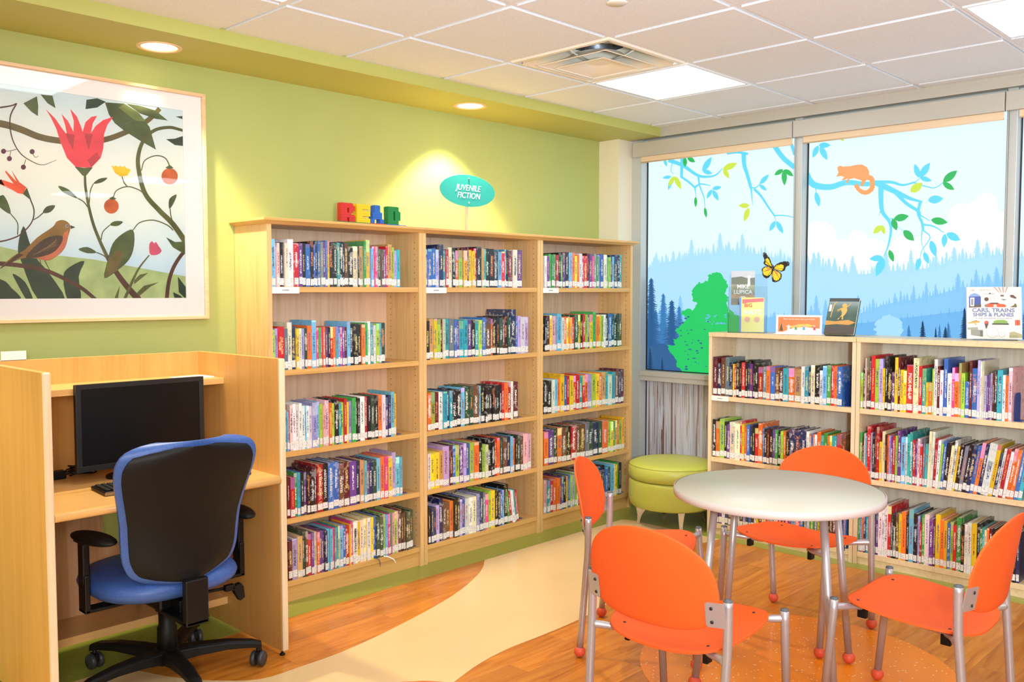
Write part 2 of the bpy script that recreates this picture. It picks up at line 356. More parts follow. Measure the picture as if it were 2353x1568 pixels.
# window wall: bulkhead, aluminium frame, panes
bm = bm_new(); box(bm, XB, XW+0.3, Y0R, 0.0, SZ, HC+0.06); struct('trim_1', bm, [M_alu])
XG = 3.28; ZT0, ZT1 = 0.857, 0.925
mull = [(-0.2475, -0.1575), (-1.42, -1.372), (-2.58, -2.532), (-3.74, -3.692), (-4.90, -4.852), (-6.06, -6.012), (-7.4, -7.172)]
bm = bm_new()
for a, b in mull: box(bm, XW, XG+0.05, a, b, 0, SZ, 0, bev=0.0015)
box(bm, XW+0.035, XG+0.05, Y0R, -0.168, 0.0, 0.09, 0)
box(bm, XW+0.035, XG+0.05, Y0R, -0.168, SZ-0.08, SZ, 0)
struct('wall_right', bm, [M_alu_d])
for n in range(6):
    y1, y0 = mull[n][0], mull[n+1][1]
    e = semp('window_%d' % (n+1))
    bm = bm_new(); box(bm, XW-0.004, XG+0.02, y0, y1, ZT0, ZT1, 0, bev=0.002); box(bm, XW-0.012, XW, y0+0.001, y1-0.001, ZT1-0.034, ZT1-0.003, 0, bev=0.002)
    obj('window_sill', bm, [M_alu], e)
    bm = bm_new(); g = 0.006
    box(bm, XG-0.012, XG, y0, y0+g, ZT1, SZ-.08); box(bm, XG-0.012, XG, y1-g, y1, ZT1, SZ-.08); box(bm, XG-0.012, XG, y0+g, y1-g, ZT1, ZT1+g); box(bm, XG-0.012, XG, y0+g, y1-g, SZ-.08-g, SZ-.08)
    obj('window_gasket', bm, [M_gasket], e)
    bm = bm_new(); box(bm, XG+0.001, XG+0.007, y0, y1, ZT1, SZ-.08); obj('glass_pane', bm, [M_glass], e)
    bm = bm_new(); box(bm, XG-0.006, XG+0.004, y0+0.004, y1-0.004, 0.09, ZT0); obj('spandrel_panel', bm, [M_birch], e)
    bm = bm_new(); g = 0.007
    box(bm, XG-0.010, XG-0.006, y0, y0+g, 0.09, ZT0); box(bm, XG-0.010, XG-0.006, y1-g, y1, 0.09, ZT0); obj('panel_gasket', bm, [M_gasket], e)
# roller blinds: fascia box, rolled shade edge, bead chain
segs = [(-1.370, -0.198, -1.362, -0.258, -1.385), (-2.528, -1.374, -2.520, -1.432, -2.545), (-3.688, -2.532, -3.68, -2.592, -3.70)]
for n, (ya, yb, sa, sb, yc) in enumerate(segs):
    lab = ['roller blind with grey fascia over the leftmost window pane by the column', 'roller blind with grey fascia over the wide window pane showing the orange squirrel', 'roller blind with grey fascia cut by the right edge of the photo'][n]
    t = thing('roller_blind', lab, 'window blind', (XW, 0, 0), 0, 'roller blinds above the mural windows')
    bm = bm_new(); box(bm, -0.036, -0.001, ya+0.001, yb-0.001, 2.386, 2.482, bev=0.0015); obj('fascia', bm, [M_alu], t)
    bm = bm_new(); box(bm, -0.016, -0.0135, sa, sb, 2.348, 2.3855); tube(bm, [(-0.0147, sa, 2.348), (-0.0147, sb, 2.348)], 0.0045, 8); obj('shade', bm, [M_shade], t)
    bm = bm_new()
    for dy in (0.0, 0.009):
        z = 2.386
        while z > 1.16:
            bmesh.ops.create_icosphere(bm, subdivisions=1, radius=0.0024, matrix=Matrix.Translation((-0.012, yc+dy, z))); z -= 0.0062
        tube(bm, [(-0.012, yc+dy, 1.16), (-0.012, yc+dy, 2.386)], 0.0008, 5)
    obj('bead_chain', bm, [M_chain], t)
# ceiling fixtures
for (i, j) in lights:
    x, y = (i+0.5)*T, YG-(j+0.5)*T
    first = {(3, 0): 'square flat ceiling light glowing beside the air vent', (3, 3): 'square flat ceiling light cut by the top right corner of the photo'}
    t = thing('ceiling_light', first.get((i, j), 'square flat ceiling light farther back in the room'), 'ceiling light', (x, y, HC), 0, 'square ceiling lights')
    h = T/2-0.012
    bm = bm_new()
    for a in (box,):
        a(bm, -h, h, -h, -h+0.014, -0.001, 0.05); a(bm, -h, h, h-0.014, h, -0.001, 0.05); a(bm, -h, -h+0.014, -h+0.014, h-0.014, -0.001, 0.05); a(bm, h-0.014, h, -h+0.014, h-0.014, -0.001, 0.05)
    obj('light_frame', bm, [M_grid], t)
    bm = bm_new(); k = h-0.014; face(bm, [(-k, -k, 0.004), (-k, k, 0.004), (k, k, 0.004), (k, -k, 0.004)]); obj('diffuser', bm, [M_trof], t, recalc=False)
for (i, j) in vents:
    x, y = (i+0.5)*T, YG-(j+0.5)*T
    t = thing('ceiling_vent', 'square air diffuser with nested cone vanes beside the bright ceiling light', 'air vent', (x, y, HC))
    Mv = pmat('cream_enamel', '#F4ECDD', 0.4)
    h = T/2-0.013
    def sqring(bm, prof, mi=0):
        rg = [[bm.verts.new((sx*r, sy*r, z)) for sx, sy in ((-1, -1), (1, -1), (1, 1), (-1, 1))] for r, z in prof]
        for a in range(len(rg)-1):
            for b in range(4):
                f = bm.faces.new([rg[a][b], rg[a][(b+1) % 4], rg[a+1][(b+1) % 4], rg[a+1][b]]); f.material_index = mi
        return rg
    def morph(bm, r0, z0, r1, z1, n=6, seg=48, mi=0):
        """from a square rim of half-side r0 at z0 up to a round throat of radius r1 at z1"""
        rings = []
        for q in range(n+1):
            s = q/n; ring = []
            for k in range(seg):
                a = 2*math.pi*(k+0.5)/seg; c, d = math.cos(a), math.sin(a); sq = 1/max(abs(c), abs(d))
                rad = (r0*sq)*(1-s)**1.3+r1*(1-(1-s)**1.3); zz = z0+(z1-z0)*(s**1.2)
                ring.append(bm.verts.new((c*rad, d*rad, zz)))
            rings.append(ring)
        for a in range(n):
            for k in range(seg):
                f = bm.faces.new([rings[a][k], rings[a][(k+1) % seg], rings[a+1][(k+1) % seg], rings[a+1][k]]); f.material_index = mi; f.smooth = True
        return rings
    bm = bm_new(); sqring(bm, [(h+0.004, 0.008), (h, -0.002), (h-0.02, -0.002)]); morph(bm, h-0.02, -0.002, 0.135, 0.085); obj('outer_cone', bm, [Mv], t)
    bm = bm_new(); rg = morph(bm, 0.205, -0.012, 0.12, 0.035); sqring(bm, [(0.205, -0.012), (0.212, -0.016), (0.205, -0.018)]); obj('middle_cone', bm, [Mv], t)
    bm = bm_new(); rg = morph(bm, 0.145, -0.024, 0.055, 0.002); bm.faces.new(rg[-1]); sqring(bm, [(0.145, -0.024), (0.15, -0.027), (0.145, -0.029)]); obj('centre_plate', bm, [Mv], t)
    bm = bm_new()
    for a in range(4):
        c, d = math.cos(a*math.pi/2), math.sin(a*math.pi/2)
        tube(bm, [(0.07*c, 0.07*d, -0.002), (0.17*c, 0.17*d, 0.010), (0.235*c, 0.235*d, 0.03)], 0.0035, 6)
    obj('vane_strut', bm, [M_whitemetal], t)
    bm = bm_new(); lathe(bm, [(0.135, 0.085), (0.13, 0.19), (0.01, 0.192)], seg=36); bm.faces.ensure_lookup_table()
    for f in [f for f in bm.faces if len(f.verts) > 4 and f.calc_center_median().z < 0.1]: bm.faces.remove(f)
    obj('duct', bm, [M_duct], t)
bm = bm_new(); lathe(bm, [(0.0, -0.006), (0.036, -0.006), (0.040, -0.003), (0.040, 0.0)], (0.857, -1.83, HC-0.001), seg=32)
tag(obj('sprinkler_cover', bm, [M_whitemetal], smooth=False), 'small round white sprinkler cover plate on the ceiling tiles', 'sprinkler')
# ================================================================ window mural (printed film on the inside of the panes)
def memat(name, c, k=1.0): return emat(name, c, MURAL*k, 0.08)
MU = {k: memat('film_'+n, c) for k, n, c in [('sky', 'pale_sky', '#DDF5FF'), ('cloud', 'cloud', '#EFF8FF'), ('far', 'far_treeline', '#ABDCFA'), ('mid', 'middle_treeline', '#86C4F2'), ('low', 'near_hill', '#6CB2E8'),
      ('br', 'branch_blue', '#62D4F4'), ('gr', 'leaf_green', '#2CB45C'), ('li', 'leaf_lime', '#C9E04C'), ('or', 'animal_orange', '#EDA163'), ('dk', 'dark_conifer', '#2F5F92'), ('nv', 'darkest_conifer', '#1F4468'), ('bt', 'big_tree_green', '#1FC765'), ('lb', 'light_bush', '#A3D8FB'), ('dg', 'dark_ground', '#3F7DB8')]}
MK = list(MU); MI = {k: i for i, k in enumerate(MK)}
rnd = random.Random(5)
def B(u, v):
    p = onpl(1360+u/2.2397, 200+v/2.2397, 0, XG-0.003); return (p.y, p.z)
def clip(poly, y0, y1, z0, z1):
    def cut(P, ins, inter):
        out = []
        for i in range(len(P)):
            a, b = P[i-1], P[i]
            if ins(b):
                if not ins(a): out.append(inter(a, b))
                out.append(b)
            elif ins(a): out.append(inter(a, b))
        return out
    def ix(ax, v):
        def f(a, b):
            t = (v-a[ax])/(b[ax]-a[ax]); return (a[0]+(b[0]-a[0])*t, a[1]+(b[1]-a[1])*t)
        return f
    for ax, v, s in ((0, y0, 1), (0, y1, -1), (1, z0, 1), (1, z1, -1)):
        if not poly: return poly
        poly = cut(poly, lambda p, ax=ax, v=v, s=s: (p[ax]-v)*s >= 0, ix(ax, v))
    return poly
LAY = [0]
def add_poly(bm, poly, key, win, lift=None):
    poly = clip(poly, *win)
    if len(poly) < 3: return
    LAY[0] += 1; x = XG-0.0035-LAY[0]*0.000006
    vs = [bm.verts.new((x, p[0], p[1])) for p in poly]
    es = [bm.edges.new((vs[i-1], vs[i])) for i in range(len(vs))]
    for f in bmesh.ops.triangle_fill(bm, edges=es, use_beauty=False, normal=Vector((-1, 0, 0)))['geom']:
        if isinstance(f, bmesh.types.BMFace):
            f.material_index = MI[key]
def stroke(pts, w0, w1, n=5):
    P = smooth_path([(a, b, 0) for a, b in pts], n); L = []; Rr = []; m = len(P)
    for i, p in enumerate(P):
        t = (P[min(i+1, m-1)]-P[max(i-1, 0)]).normalized(); nn = Vector((-t.y, t.x, 0)); w_ = (w0+(w1-w0)*i/(m-1))/2
        L.append((p.x+nn.x*w_, p.y+nn.y*w_)); Rr.append((p.x-nn.x*w_, p.y-nn.y*w_))
    return L+Rr[::-1]
def leafp(a, b, w_):
    a, b = Vector(a), Vector(b); d = b-a; n = Vector((-d.y, d.x)).normalized(); o = []
    sh = [(0, 0), (.12, .55), (.3, .92), (.5, 1), (.7, .8), (.87, .4), (1, 0), (.87, -.4), (.7, -.8), (.5, -1), (.3, -.92), (.12, -.55)]
    for s, q in sh: o.append(tuple(a+d*s+n*q*w_/2))
    return o
def quads(bm, st, key, win):
    """a stroke outline as consecutive quads (safe for bends)"""
    n = len(st)//2
    for i in range(n-1): add_poly_flat(bm, [st[i], st[i+1], st[2*n-2-i], st[2*n-1-i]], key, win)
def add_poly_flat(bm, poly, key, win):
    poly = clip([B(*p) for p in poly], *win)
    if len(poly) < 3: return
    x = XG-0.0035-LAY[0]*0.000006
    a = sum(poly[i-1][0]*poly[i][1]-poly[i][0]*poly[i-1][1] for i in range(len(poly)))
    if abs(a) < 1e-7: return
    if a > 0: poly = poly[::-1]
    f = bm.faces.new([bm.verts.new((x, p[0], p[1])) for p in poly]); f.material_index = MI[key]
def conifer(bm, u, top, base, hw, key, win, tiers=None, trunk=True):
    """ragged fir silhouette in film coordinates"""
    h = base-top; n = tiers or max(5, int(h/9)); LAY[0] += 1
    for i in range(n):
        t0 = i/n; y0 = top+h*t0; y1 = top+h*min(1, t0+1.7/n); s = hw*(0.14+0.86*((i+1)/n)**0.8)
        l = s*rnd.uniform(.7, 1.1); r = s*rnd.uniform(.7, 1.1)
        add_poly_flat(bm, [(u-0.12*s, y0), (u+0.12*s, y0), (u+r, y1-rnd.uniform(0, .3)*h/n), (u+.45*r, y1-.25*h/n), (u+0.3*s, y1), (u-0.3*s, y1), (u-.45*l, y1-.25*h/n), (u-l, y1-rnd.uniform(0, .3)*h/n)], key, win)
    add_poly_flat(bm, [(u-1, top-4), (u+1, top-4), (u+hw*.08+2, base), (u-hw*.08-2, base)], key, win)
def ridge(bm, pts, bottom, key, win, hmin, hmax, step, wr=0.28, big=None):
    LAY[0] += 1
    for (a, b), (c, d) in zip(pts, pts[1:]): add_poly_flat(bm, [(a, b), (c, d), (c, bottom), (a, bottom)], key, win)
    u = pts[0][0]
    while u < pts[-1][0]:
        for (a, b), (c, d) in zip(pts, pts[1:]):
            if a <= u <= c:
                v = b+(d-b)*(u-a)/(c-a); h = rnd.uniform(hmin, hmax)*(1 if rnd.random() < .78 else 1.7)
                conifer(bm, u, v-h, v+16, h*wr*1.3+3, key, win); break
        u += rnd.uniform(.6, 1.3)*step
    for (u, top, base, hw) in big or []: conifer(bm, u, top, base, hw*1.15, key, win)
def blob(cx, cy, r, n=26, j=0.12, sy=1.0): return [(cx+r*rnd.uniform(1-j, 1+j)*math.cos(2*math.pi*k/n), cy+sy*r*rnd.uniform(1-j, 1+j)*math.sin(2*math.pi*k/n)) for k in range(n)]
def circ(cx, cy, r, n=40): return [(cx+r*math.cos(2*math.pi*k/n), cy+r*math.sin(2*math.pi*k/n)) for k in range(n)]
def P_(bm, poly, key, win): add_poly(bm, [B(*p) for p in poly], key, win)
def wn(n): y1, y0 = mull[n][0], mull[n+1][1]; return (y0+0.006, y1-0.006, ZT1+0.006, SZ-.086)
def mural(n, label, parts):
    LAY[0] = 0; win = wn(n); bm = bm_new()
    face(bm, [(XG-0.0034, win[0], win[2]), (XG-0.0034, win[0], win[3]), (XG-0.0034, win[1], win[3]), (XG-0.0034, win[1], win[2])], MI['sky'])
    box(bm, XG-0.0033, XG-0.0005, win[0], win[1], win[2], win[3], MI['sky'])
    parts(bm, win)
    o = obj('window_mural', bm, [MU[k] for k in MK], recalc=False)
    tag(o, label, 'window mural', 'printed forest films on the windows')
def m1(bm, win):
    ridge(bm, [(280, 935), (330, 908), (450, 892), (560, 868), (700, 858), (800, 852), (900, 868), (1040, 905)], 1290, 'far', win, 14, 42, 16, big=[(513, 785, 880, 26), (660, 752, 880, 32), (775, 755, 880, 30), (590, 825, 880, 20), (726, 825, 880, 18), (835, 820, 880, 18), (985, 880, 930, 16), (1020, 870, 930, 16), (627, 805, 880, 18)])
    ridge(bm, [(280, 1165), (420, 1160), (600, 1170), (760, 1180), (900, 1185), (1040, 1188)], 1480, 'mid', win, 8, 24, 22, big=[(935, 1160, 1200, 12), (990, 1160, 1200, 12), (455, 1075, 1190, 26)])
    ridge(bm, [(280, 1260), (420, 1255), (600, 1280), (1040, 1330)], 1500, 'low', win, 6, 14, 30)
    for c in ((368, 1065, 1480, 66), (330, 1150, 1480, 54), (450, 1130, 1480, 60)): conifer(bm, *c, 'dg', win)
    conifer(bm, 412, 1100, 1480, 84, 'dk', win); conifer(bm, 306, 985, 1480, 76, 'dk', win)
    LAY[0] += 1; P_(bm, [(285, 1345), (350, 1320), (430, 1330), (520, 1360), (640, 1420), (640, 1500), (285, 1500)], 'dk', win)
    conifer(bm, 300, 1345, 1480, 26, 'nv', win); conifer(bm, 362, 1400, 1480, 14, 'nv', win)
    tree = [(515, 1062), (520, 1040), (545, 1010), (570, 1006), (592, 1000), (600, 972), (622, 962), (640, 955), (668, 962), (680, 985), (700, 1002), (697, 1040), (690, 1065), (702, 1090), (690, 1120), (715, 1150), (760, 1180), (770, 1300), (740, 1400), (700, 1480), (470, 1480), (440, 1440), (432, 1400), (395, 1352), (392, 1330), (425, 1330), (420, 1300), (448, 1290), (430, 1255), (452, 1235), (480, 1200), (462, 1160), (490, 1140), (522, 1150), (545, 1120), (520, 1100)]
    jag = []
    for i in range(len(tree)):
        a, b = tree[i], tree[(i+1) % len(tree)]
        for s in range(4):
            t = s/4; jag.append((a[0]+(b[0]-a[0])*t+rnd.uniform(-6, 6), a[1]+(b[1]-a[1])*t+rnd.uniform(-6, 6)))
    P_(bm, jag, 'bt', win)
    for _ in range(34): P_(bm, blob(rnd.uniform(440, 600), rnd.uniform(1180, 1470), rnd.uniform(3, 10), 9, .5, .45), 'dk', win)
    for _ in range(16): P_(bm, blob(rnd.uniform(590, 690), rnd.uniform(1170, 1230), rnd.uniform(3, 10), 9, .5, .6), 'low', win)
    for pts, a, b in [([(395, 376), (470, 405), (545, 455), (600, 462), (640, 452), (672, 420)], 22, 4), ([(465, 366), (462, 465)], 17, 14), ([(460, 462), (500, 490), (530, 517)], 12, 10), ([(530, 517), (560, 500), (612, 508)], 12, 4), ([(530, 515), (538, 567)], 8, 2), ([(548, 458), (556, 510), (578, 570), (583, 622)], 10, 3),
                      ([(415, 385), (408, 430), (420, 447)], 4, 3), ([(695, 342), (750, 336), (805, 345)], 14, 12), ([(782, 335), (785, 400), (800, 450), (820, 522)], 24, 15), ([(820, 520), (850, 515), (880, 480)], 8, 3), ([(820, 518), (828, 608)], 10, 2), ([(835, 525), (870, 560), (910, 620), (942, 665)], 14, 8), ([(940, 662), (990, 662), (1042, 672)], 7, 4), ([(942, 665), (947, 692)], 4, 3),
                      ([(938, 300), (985, 365), (1045, 415)], 26, 26), ([(1028, 295), (1045, 350)], 16, 16)]:
        LAY[0] += 1; quads(bm, stroke(pts, a, b), 'br', win)
    for k, a, b, w_ in [('br', (372, 372), (388, 410), 16), ('br', (570, 435), (617, 360), 30), ('br', (572, 432), (620, 446), 24), ('gr', (480, 362), (480, 412), 22), ('gr', (492, 362), (532, 387), 24), ('li', (675, 425), (748, 392), 32), ('li', (678, 420), (707, 472), 24), ('br', (410, 462), (364, 468), 18), ('br', (415, 465), (393, 532), 20), ('li', (425, 460), (396, 512), 22), ('li', (428, 460), (460, 527), 26),
                      ('gr', (535, 565), (535, 620), 16), ('gr', (582, 620), (590, 674), 16), ('br', (620, 525), (668, 515), 22), ('br', (618, 528), (592, 575), 20), ('br', (622, 530), (653, 586), 24), ('li', (812, 610), (756, 612), 26), ('li', (808, 622), (785, 693), 28), ('br', (865, 500), (912, 450), 24), ('br', (862, 503), (901, 533), 20), ('gr', (985, 425), (940, 454), 24), ('gr', (992, 425), (1038, 460), 24), ('gr', (990, 425), (992, 508), 28), ('br', (945, 690), (915, 743), 24), ('br', (950, 690), (985, 755), 26)]:
        P_(bm, leafp(a, b, w_), k, win)
def m2(bm, win):
    for c in ((2030, 605, 60), (2000, 690, 110), (1900, 665, 66), (2100, 720, 80), (1370, 790, 52), (1290, 830, 50), (1450, 850, 70), (1172, 780, 90), (1620, 850, 90), (1760, 800, 70)): P_(bm, circ(*c), 'cloud', win)
    P_(bm, [(1090, 800), (1400, 830), (1750, 760), (1850, 700), (2140, 660), (2140, 1000), (1090, 1000)], 'cloud', win)
    ridge(bm, [(1095, 905), (1200, 932), (1300, 955), (1400, 965), (1500, 950), (1600, 945), (1750, 930), (1850, 900), (2000, 872), (2140, 862)], 1300, 'far', win, 14, 44, 18, big=[(1143, 852, 950, 32), (1190, 880, 950, 16), (1218, 882, 950, 16), (1250, 880, 955, 22), (1342, 868, 970, 26), (1515, 845, 965, 34), (1643, 838, 955, 26), (1865, 825, 910, 34), (1985, 785, 890, 32), (2035, 815, 880, 28)])
    ridge(bm, [(1095, 1180), (1200, 1178), (1330, 1182), (1430, 1150), (1500, 1120), (1600, 1105), (1750, 1075), (1900, 1035), (2000, 1015), (2140, 1005)], 1310, 'mid', win, 14, 40, 20, big=[(1155, 1072, 1190, 26), (1203, 1095, 1190, 22), (1370, 1072, 1170, 24), (1560, 1060, 1120, 16), (1590, 1050, 1120, 16), (1657, 1020, 1115, 20), (1722, 1005, 1110, 20), (1770, 1015, 1080, 16), (1885, 960, 1060, 34), (1978, 940, 1050, 28), (2040, 960, 1030, 22), (2083, 928, 1040, 34)])
    ridge(bm, [(1095, 1225), (1400, 1215), (1600, 1190), (1850, 1160), (2140, 1130)], 1310, 'low', win, 6, 16, 40)
    P_(bm, blob(1530, 1245, 72, 60, .13, .95), 'lb', win); P_(bm, blob(1530, 1222, 50, 40, .2, .95), 'lb', win)
    for c in ((1632, 1228, 1300, 22), (1835, 1215, 1300, 22), (1790, 1225, 1300, 16)): conifer(bm, *c, 'dg', win)
    for c in ((1703, 1205, 1300, 24), (1770, 1240, 1300, 12), (1820, 1236, 1300, 22), (1919, 1138, 1300, 32)): conifer(bm, *c, 'nv', win)
    for pts, a, b in [([(1095, 430), (1120, 480), (1155, 508), (1230, 515), (1310, 492), (1400, 500), (1492, 495)], 38, 22), ([(1450, 490), (1540, 490), (1600, 505), (1665, 490)], 18, 8), ([(1665, 490), (1690, 468)], 5, 3), ([(1655, 492), (1730, 515), (1770, 518), (1810, 490)], 7, 4), ([(1470, 495), (1570, 543), (1640, 575), (1702, 592)], 34, 9), ([(1560, 540), (1620, 600), (1680, 640), (1688, 668)], 20, 14), ([(1692, 588), (1680, 650), (1700, 700), (1705, 742)], 16, 12),
                      ([(1682, 655), (1742, 690)], 8, 3), ([(1702, 708), (1760, 718), (1812, 750)], 10, 4), ([(1705, 738), (1738, 765), (1735, 790), (1700, 840), (1690, 880)], 7, 3), ([(1700, 738), (1698, 800), (1715, 852)], 6, 2), ([(1490, 505), (1488, 560), (1495, 640), (1530, 690), (1540, 740), (1525, 820), (1503, 872)], 30, 4), ([(1488, 620), (1481, 665)], 9, 1), ([(1528, 682), (1582, 670)], 5, 3), ([(1530, 690), (1602, 740)], 4, 2), ([(1152, 505), (1155, 545)], 10, 2)]:
        LAY[0] += 1; quads(bm, stroke(pts, a, b), 'br', win)
    for k, a, b, w_ in [('br', (1168, 300), (1230, 300), 28), ('br', (1166, 302), (1137, 364), 28), ('br', (1175, 305), (1212, 377), 32), ('li', (1270, 262), (1303, 278), 10), ('br', (1153, 540), (1171, 617), 28), ('br', (1685, 468), (1662, 396), 30), ('br', (1688, 465), (1741, 390), 36), ('br', (1688, 466), (1750, 484), 26), ('li', (1640, 541), (1703, 494), 42), ('gr', (1808, 490), (1881, 430), 38), ('gr', (1806, 492), (1866, 530), 30),
                      ('br', (1730, 584), (1809, 574), 42), ('gr', (1746, 684), (1832, 698), 38), ('br', (1825, 754), (1897, 789), 40), ('br', (1818, 756), (1812, 826), 30), ('br', (1745, 790), (1770, 874), 36), ('br', (1710, 850), (1734, 911), 28), ('br', (1690, 880), (1671, 946), 28), ('gr', (1555, 680), (1632, 664), 38), ('gr', (1548, 678), (1569, 739), 32), ('gr', (1604, 738), (1659, 792), 40), ('gr', (1531, 838), (1553, 901), 27), ('li', (1491, 714), (1449, 755), 30), ('li', (1493, 711), (1506, 759), 22), ('br', (1500, 878), (1429, 886), 32), ('br', (1502, 880), (1464, 975), 46)]:
        P_(bm, leafp(a, b, w_), k, win)
    body = [(1258, 463), (1270, 440), (1263, 418), (1270, 408), (1284, 405), (1290, 411), (1303, 409), (1330, 408), (1360, 401), (1392, 399), (1416, 413), (1428, 435), (1427, 462), (1410, 485), (1395, 512), (1383, 508), (1390, 482), (1352, 470), (1327, 474), (1316, 496), (1305, 492), (1320, 470), (1298, 480), (1286, 478), (1300, 464), (1282, 458)]
    P_(bm, body, 'or', win)
    st = stroke([(1405, 462), (1436, 470), (1445, 500), (1438, 528), (1415, 543), (1390, 540), (1370, 522), (1358, 503)], 28, 20, 6)
    LAY[0] += 1; quads(bm, [(a+rnd.uniform(-2, 2), b+rnd.uniform(-2, 2)) for a, b in st], 'or', win)
def m3(bm, win):
    ridge(bm, [(2170, 875), (2400, 860), (2700, 850), (3300, 820)], 1900, 'far', win, 14, 44, 20)
    ridge(bm, [(2170, 1010), (2600, 1060), (3300, 1150)], 1900, 'mid', win, 14, 44, 22)
    ridge(bm, [(2170, 1160), (2600, 1190), (3300, 1250)], 1900, 'low', win, 6, 16, 40)
    for c in ((2230, 1130, 1300, 30), (2420, 1180, 1330, 34)): conifer(bm, *c, 'dk', win)
mural(0, 'printed forest film on the leftmost pane with a big green tree', m1)
mural(1, 'printed forest film on the wide pane with an orange animal on a branch', m2)
mural(2, 'printed forest film on the pane cut by the right edge of the photo', m3)
mural(3, 'printed forest film on a farther window pane beyond the photo edge', m3)

# ================================================================ framed painting on the green wall
fr = thing('framed_painting', 'large framed painting of a bird and a red flower on the green wall', 'picture', (0, 0, 0))
PX0, PX1, PZ0, PZ1 = -1.14, 0.124, 1.344, 2.372; IX0, IX1, IZ0, IZ1 = -1.03, 0.022, 1.441, 2.287
bm = bm_new(); fwid = 0.014
for a in ((PX0, PX1, PZ0, PZ0+fwid), (PX0, PX1, PZ1-fwid, PZ1), (PX0, PX0+fwid, PZ0+fwid, PZ1-fwid), (PX1-fwid, PX1, PZ0+fwid, PZ1-fwid)): box(bm, a[0], a[1], -0.036, -0.001, a[2], a[3])
obj('picture_frame', bm, [wood('pale_maple_frame', '#E6C295', '#D6AE7E', axis=0)], fr, bevel=0.001)
bm = bm_new(); m_ = 0.0
for a in ((PX0+fwid, PX1-fwid, PZ0+fwid, IZ0), (PX0+fwid, PX1-fwid, IZ1, PZ1-fwid), (PX0+fwid, IX0, IZ0, IZ1), (IX1, PX1-fwid, IZ0, IZ1)): box(bm, a[0], a[1], -0.016, -0.012, a[2], a[3])
obj('mat_board', bm, [pmat('cream_mat_board', '#F6EDE4', 0.7)], fr)
ART = {k: pmat('paint_'+n, c, 0.6, noise=ns, nscale=14) for k, n, c, ns in [('vine', 'vine', '#6B5A2C', .3), ('leaf', 'leaf', '#4E5A2E', .35), ('leafl', 'light_leaf', '#75803F', .25), ('dkl', 'dark_leaf', '#2E3D27', .35), ('red', 'tulip_red', '#E8434A', .1), ('red2', 'tulip_shadow_red', '#B93A3C', .15), ('bird', 'bird_brown', '#8A6226', .25), ('belly', 'bird_belly', '#C46A44', .2), ('wing', 'bird_wing', '#4A3220', .35), ('fruit', 'fruit_orange', '#C9602A', .25), ('or', 'flower_orange', '#E8582F', .2), ('yel', 'flower_yellow', '#F0C31E', .15), ('pink', 'flower_pink', '#D2546B', .15), ('berry', 'berry', '#5E1F35', .2), ('brn', 'dark_branch', '#553222', .3), ('mead', 'meadow', '#A9B877', .18), ('eye', 'eye_grey', '#9DA2A6', 0), ('stem', 'stem', '#5A5A2A', .3), ('wl', 'wing_line', '#8C6B3C', .1)]}
AK = ['bg']+list(ART); AI = {k: i for i, k in enumerate(AK)}
def art_bg():
    k = NT('painted_sky'); tc = k.n('ShaderNodeTexCoord'); sp = k.n('ShaderNodeSeparateXYZ'); k.l(tc.outputs['Object'], sp.inputs[0])
    nz = k.n('ShaderNodeTexNoise'); nz.inputs['Scale'].default_value = 3.5; nz.inputs['Detail'].default_value = 3; k.l(tc.outputs['Object'], nz.inputs['Vector'])
    ma = k.n('ShaderNodeMath', operation='MULTIPLY_ADD'); ma.inputs[1].default_value = 0.28; k.l(nz.outputs['Fac'], ma.inputs[0]); k.l(sp.outputs[2], ma.inputs[2])
    mr = k.n('ShaderNodeMapRange'); mr.inputs['From Min'].default_value = 1.60; mr.inputs['From Max'].default_value = 2.45; k.l(ma.outputs[0], mr.inputs[0])
    r = k.ramp(mr.outputs[0], [(0.0, hx('#B4CCDC')), (0.18, hx('#C9DCE0')), (0.4, hx('#E6EBDC')), (0.65, hx('#F0ECD8')), (1.0, hx('#CDDDDD'))])
    k.l(r.outputs[0], k.b.inputs['Base Color']); k.b.inputs['Roughness'].default_value = 0.6; return k.m
def A(u, v):
    p = onpl(u/2.24, 100+v/2.24, 1, -0.012); return (p.x, p.z)
awin = (IX0, IX1, IZ0, IZ1); abm = bm_new(); AL = [0]
box(abm, IX0-0.01, IX1+0.01, -0.0118, -0.009, IZ0-0.01, IZ1+0.01, AI['bg'])
def aq(poly, key):
    poly = clip([A(*p) for p in poly], *awin)
    if len(poly) < 3: return
    y = -0.0121-AL[0]*0.00001
    a = sum(poly[i-1][0]*poly[i][1]-poly[i][0]*poly[i-1][1] for i in range(len(poly)))
    if abs(a) < 1e-8: return
    if a < 0: poly = poly[::-1]
    abm.faces.new([abm.verts.new((p[0], y, p[1])) for p in poly]).material_index = AI[key]
def ap(poly, key):
    AL[0] += 1; poly = clip([A(*p) for p in poly], *awin)
    if len(poly) < 3: return
    y = -0.0121-AL[0]*0.00001; vs = [abm.verts.new((p[0], y, p[1])) for p in poly]; es = [abm.edges.new((vs[i-1], vs[i])) for i in range(len(vs))]
    for f in bmesh.ops.triangle_fill(abm, edges=es, use_beauty=False, normal=Vector((0, -1, 0)))['geom']:
        if isinstance(f, bmesh.types.BMFace): f.material_index = AI[key]
def ast(pts, a, b, key):
    AL[0] += 1; st = stroke(pts, a, b, 6); n = len(st)//2
    for i in range(n-1): aq([st[i], st[i+1], st[2*n-2-i], st[2*n-1-i]], key)
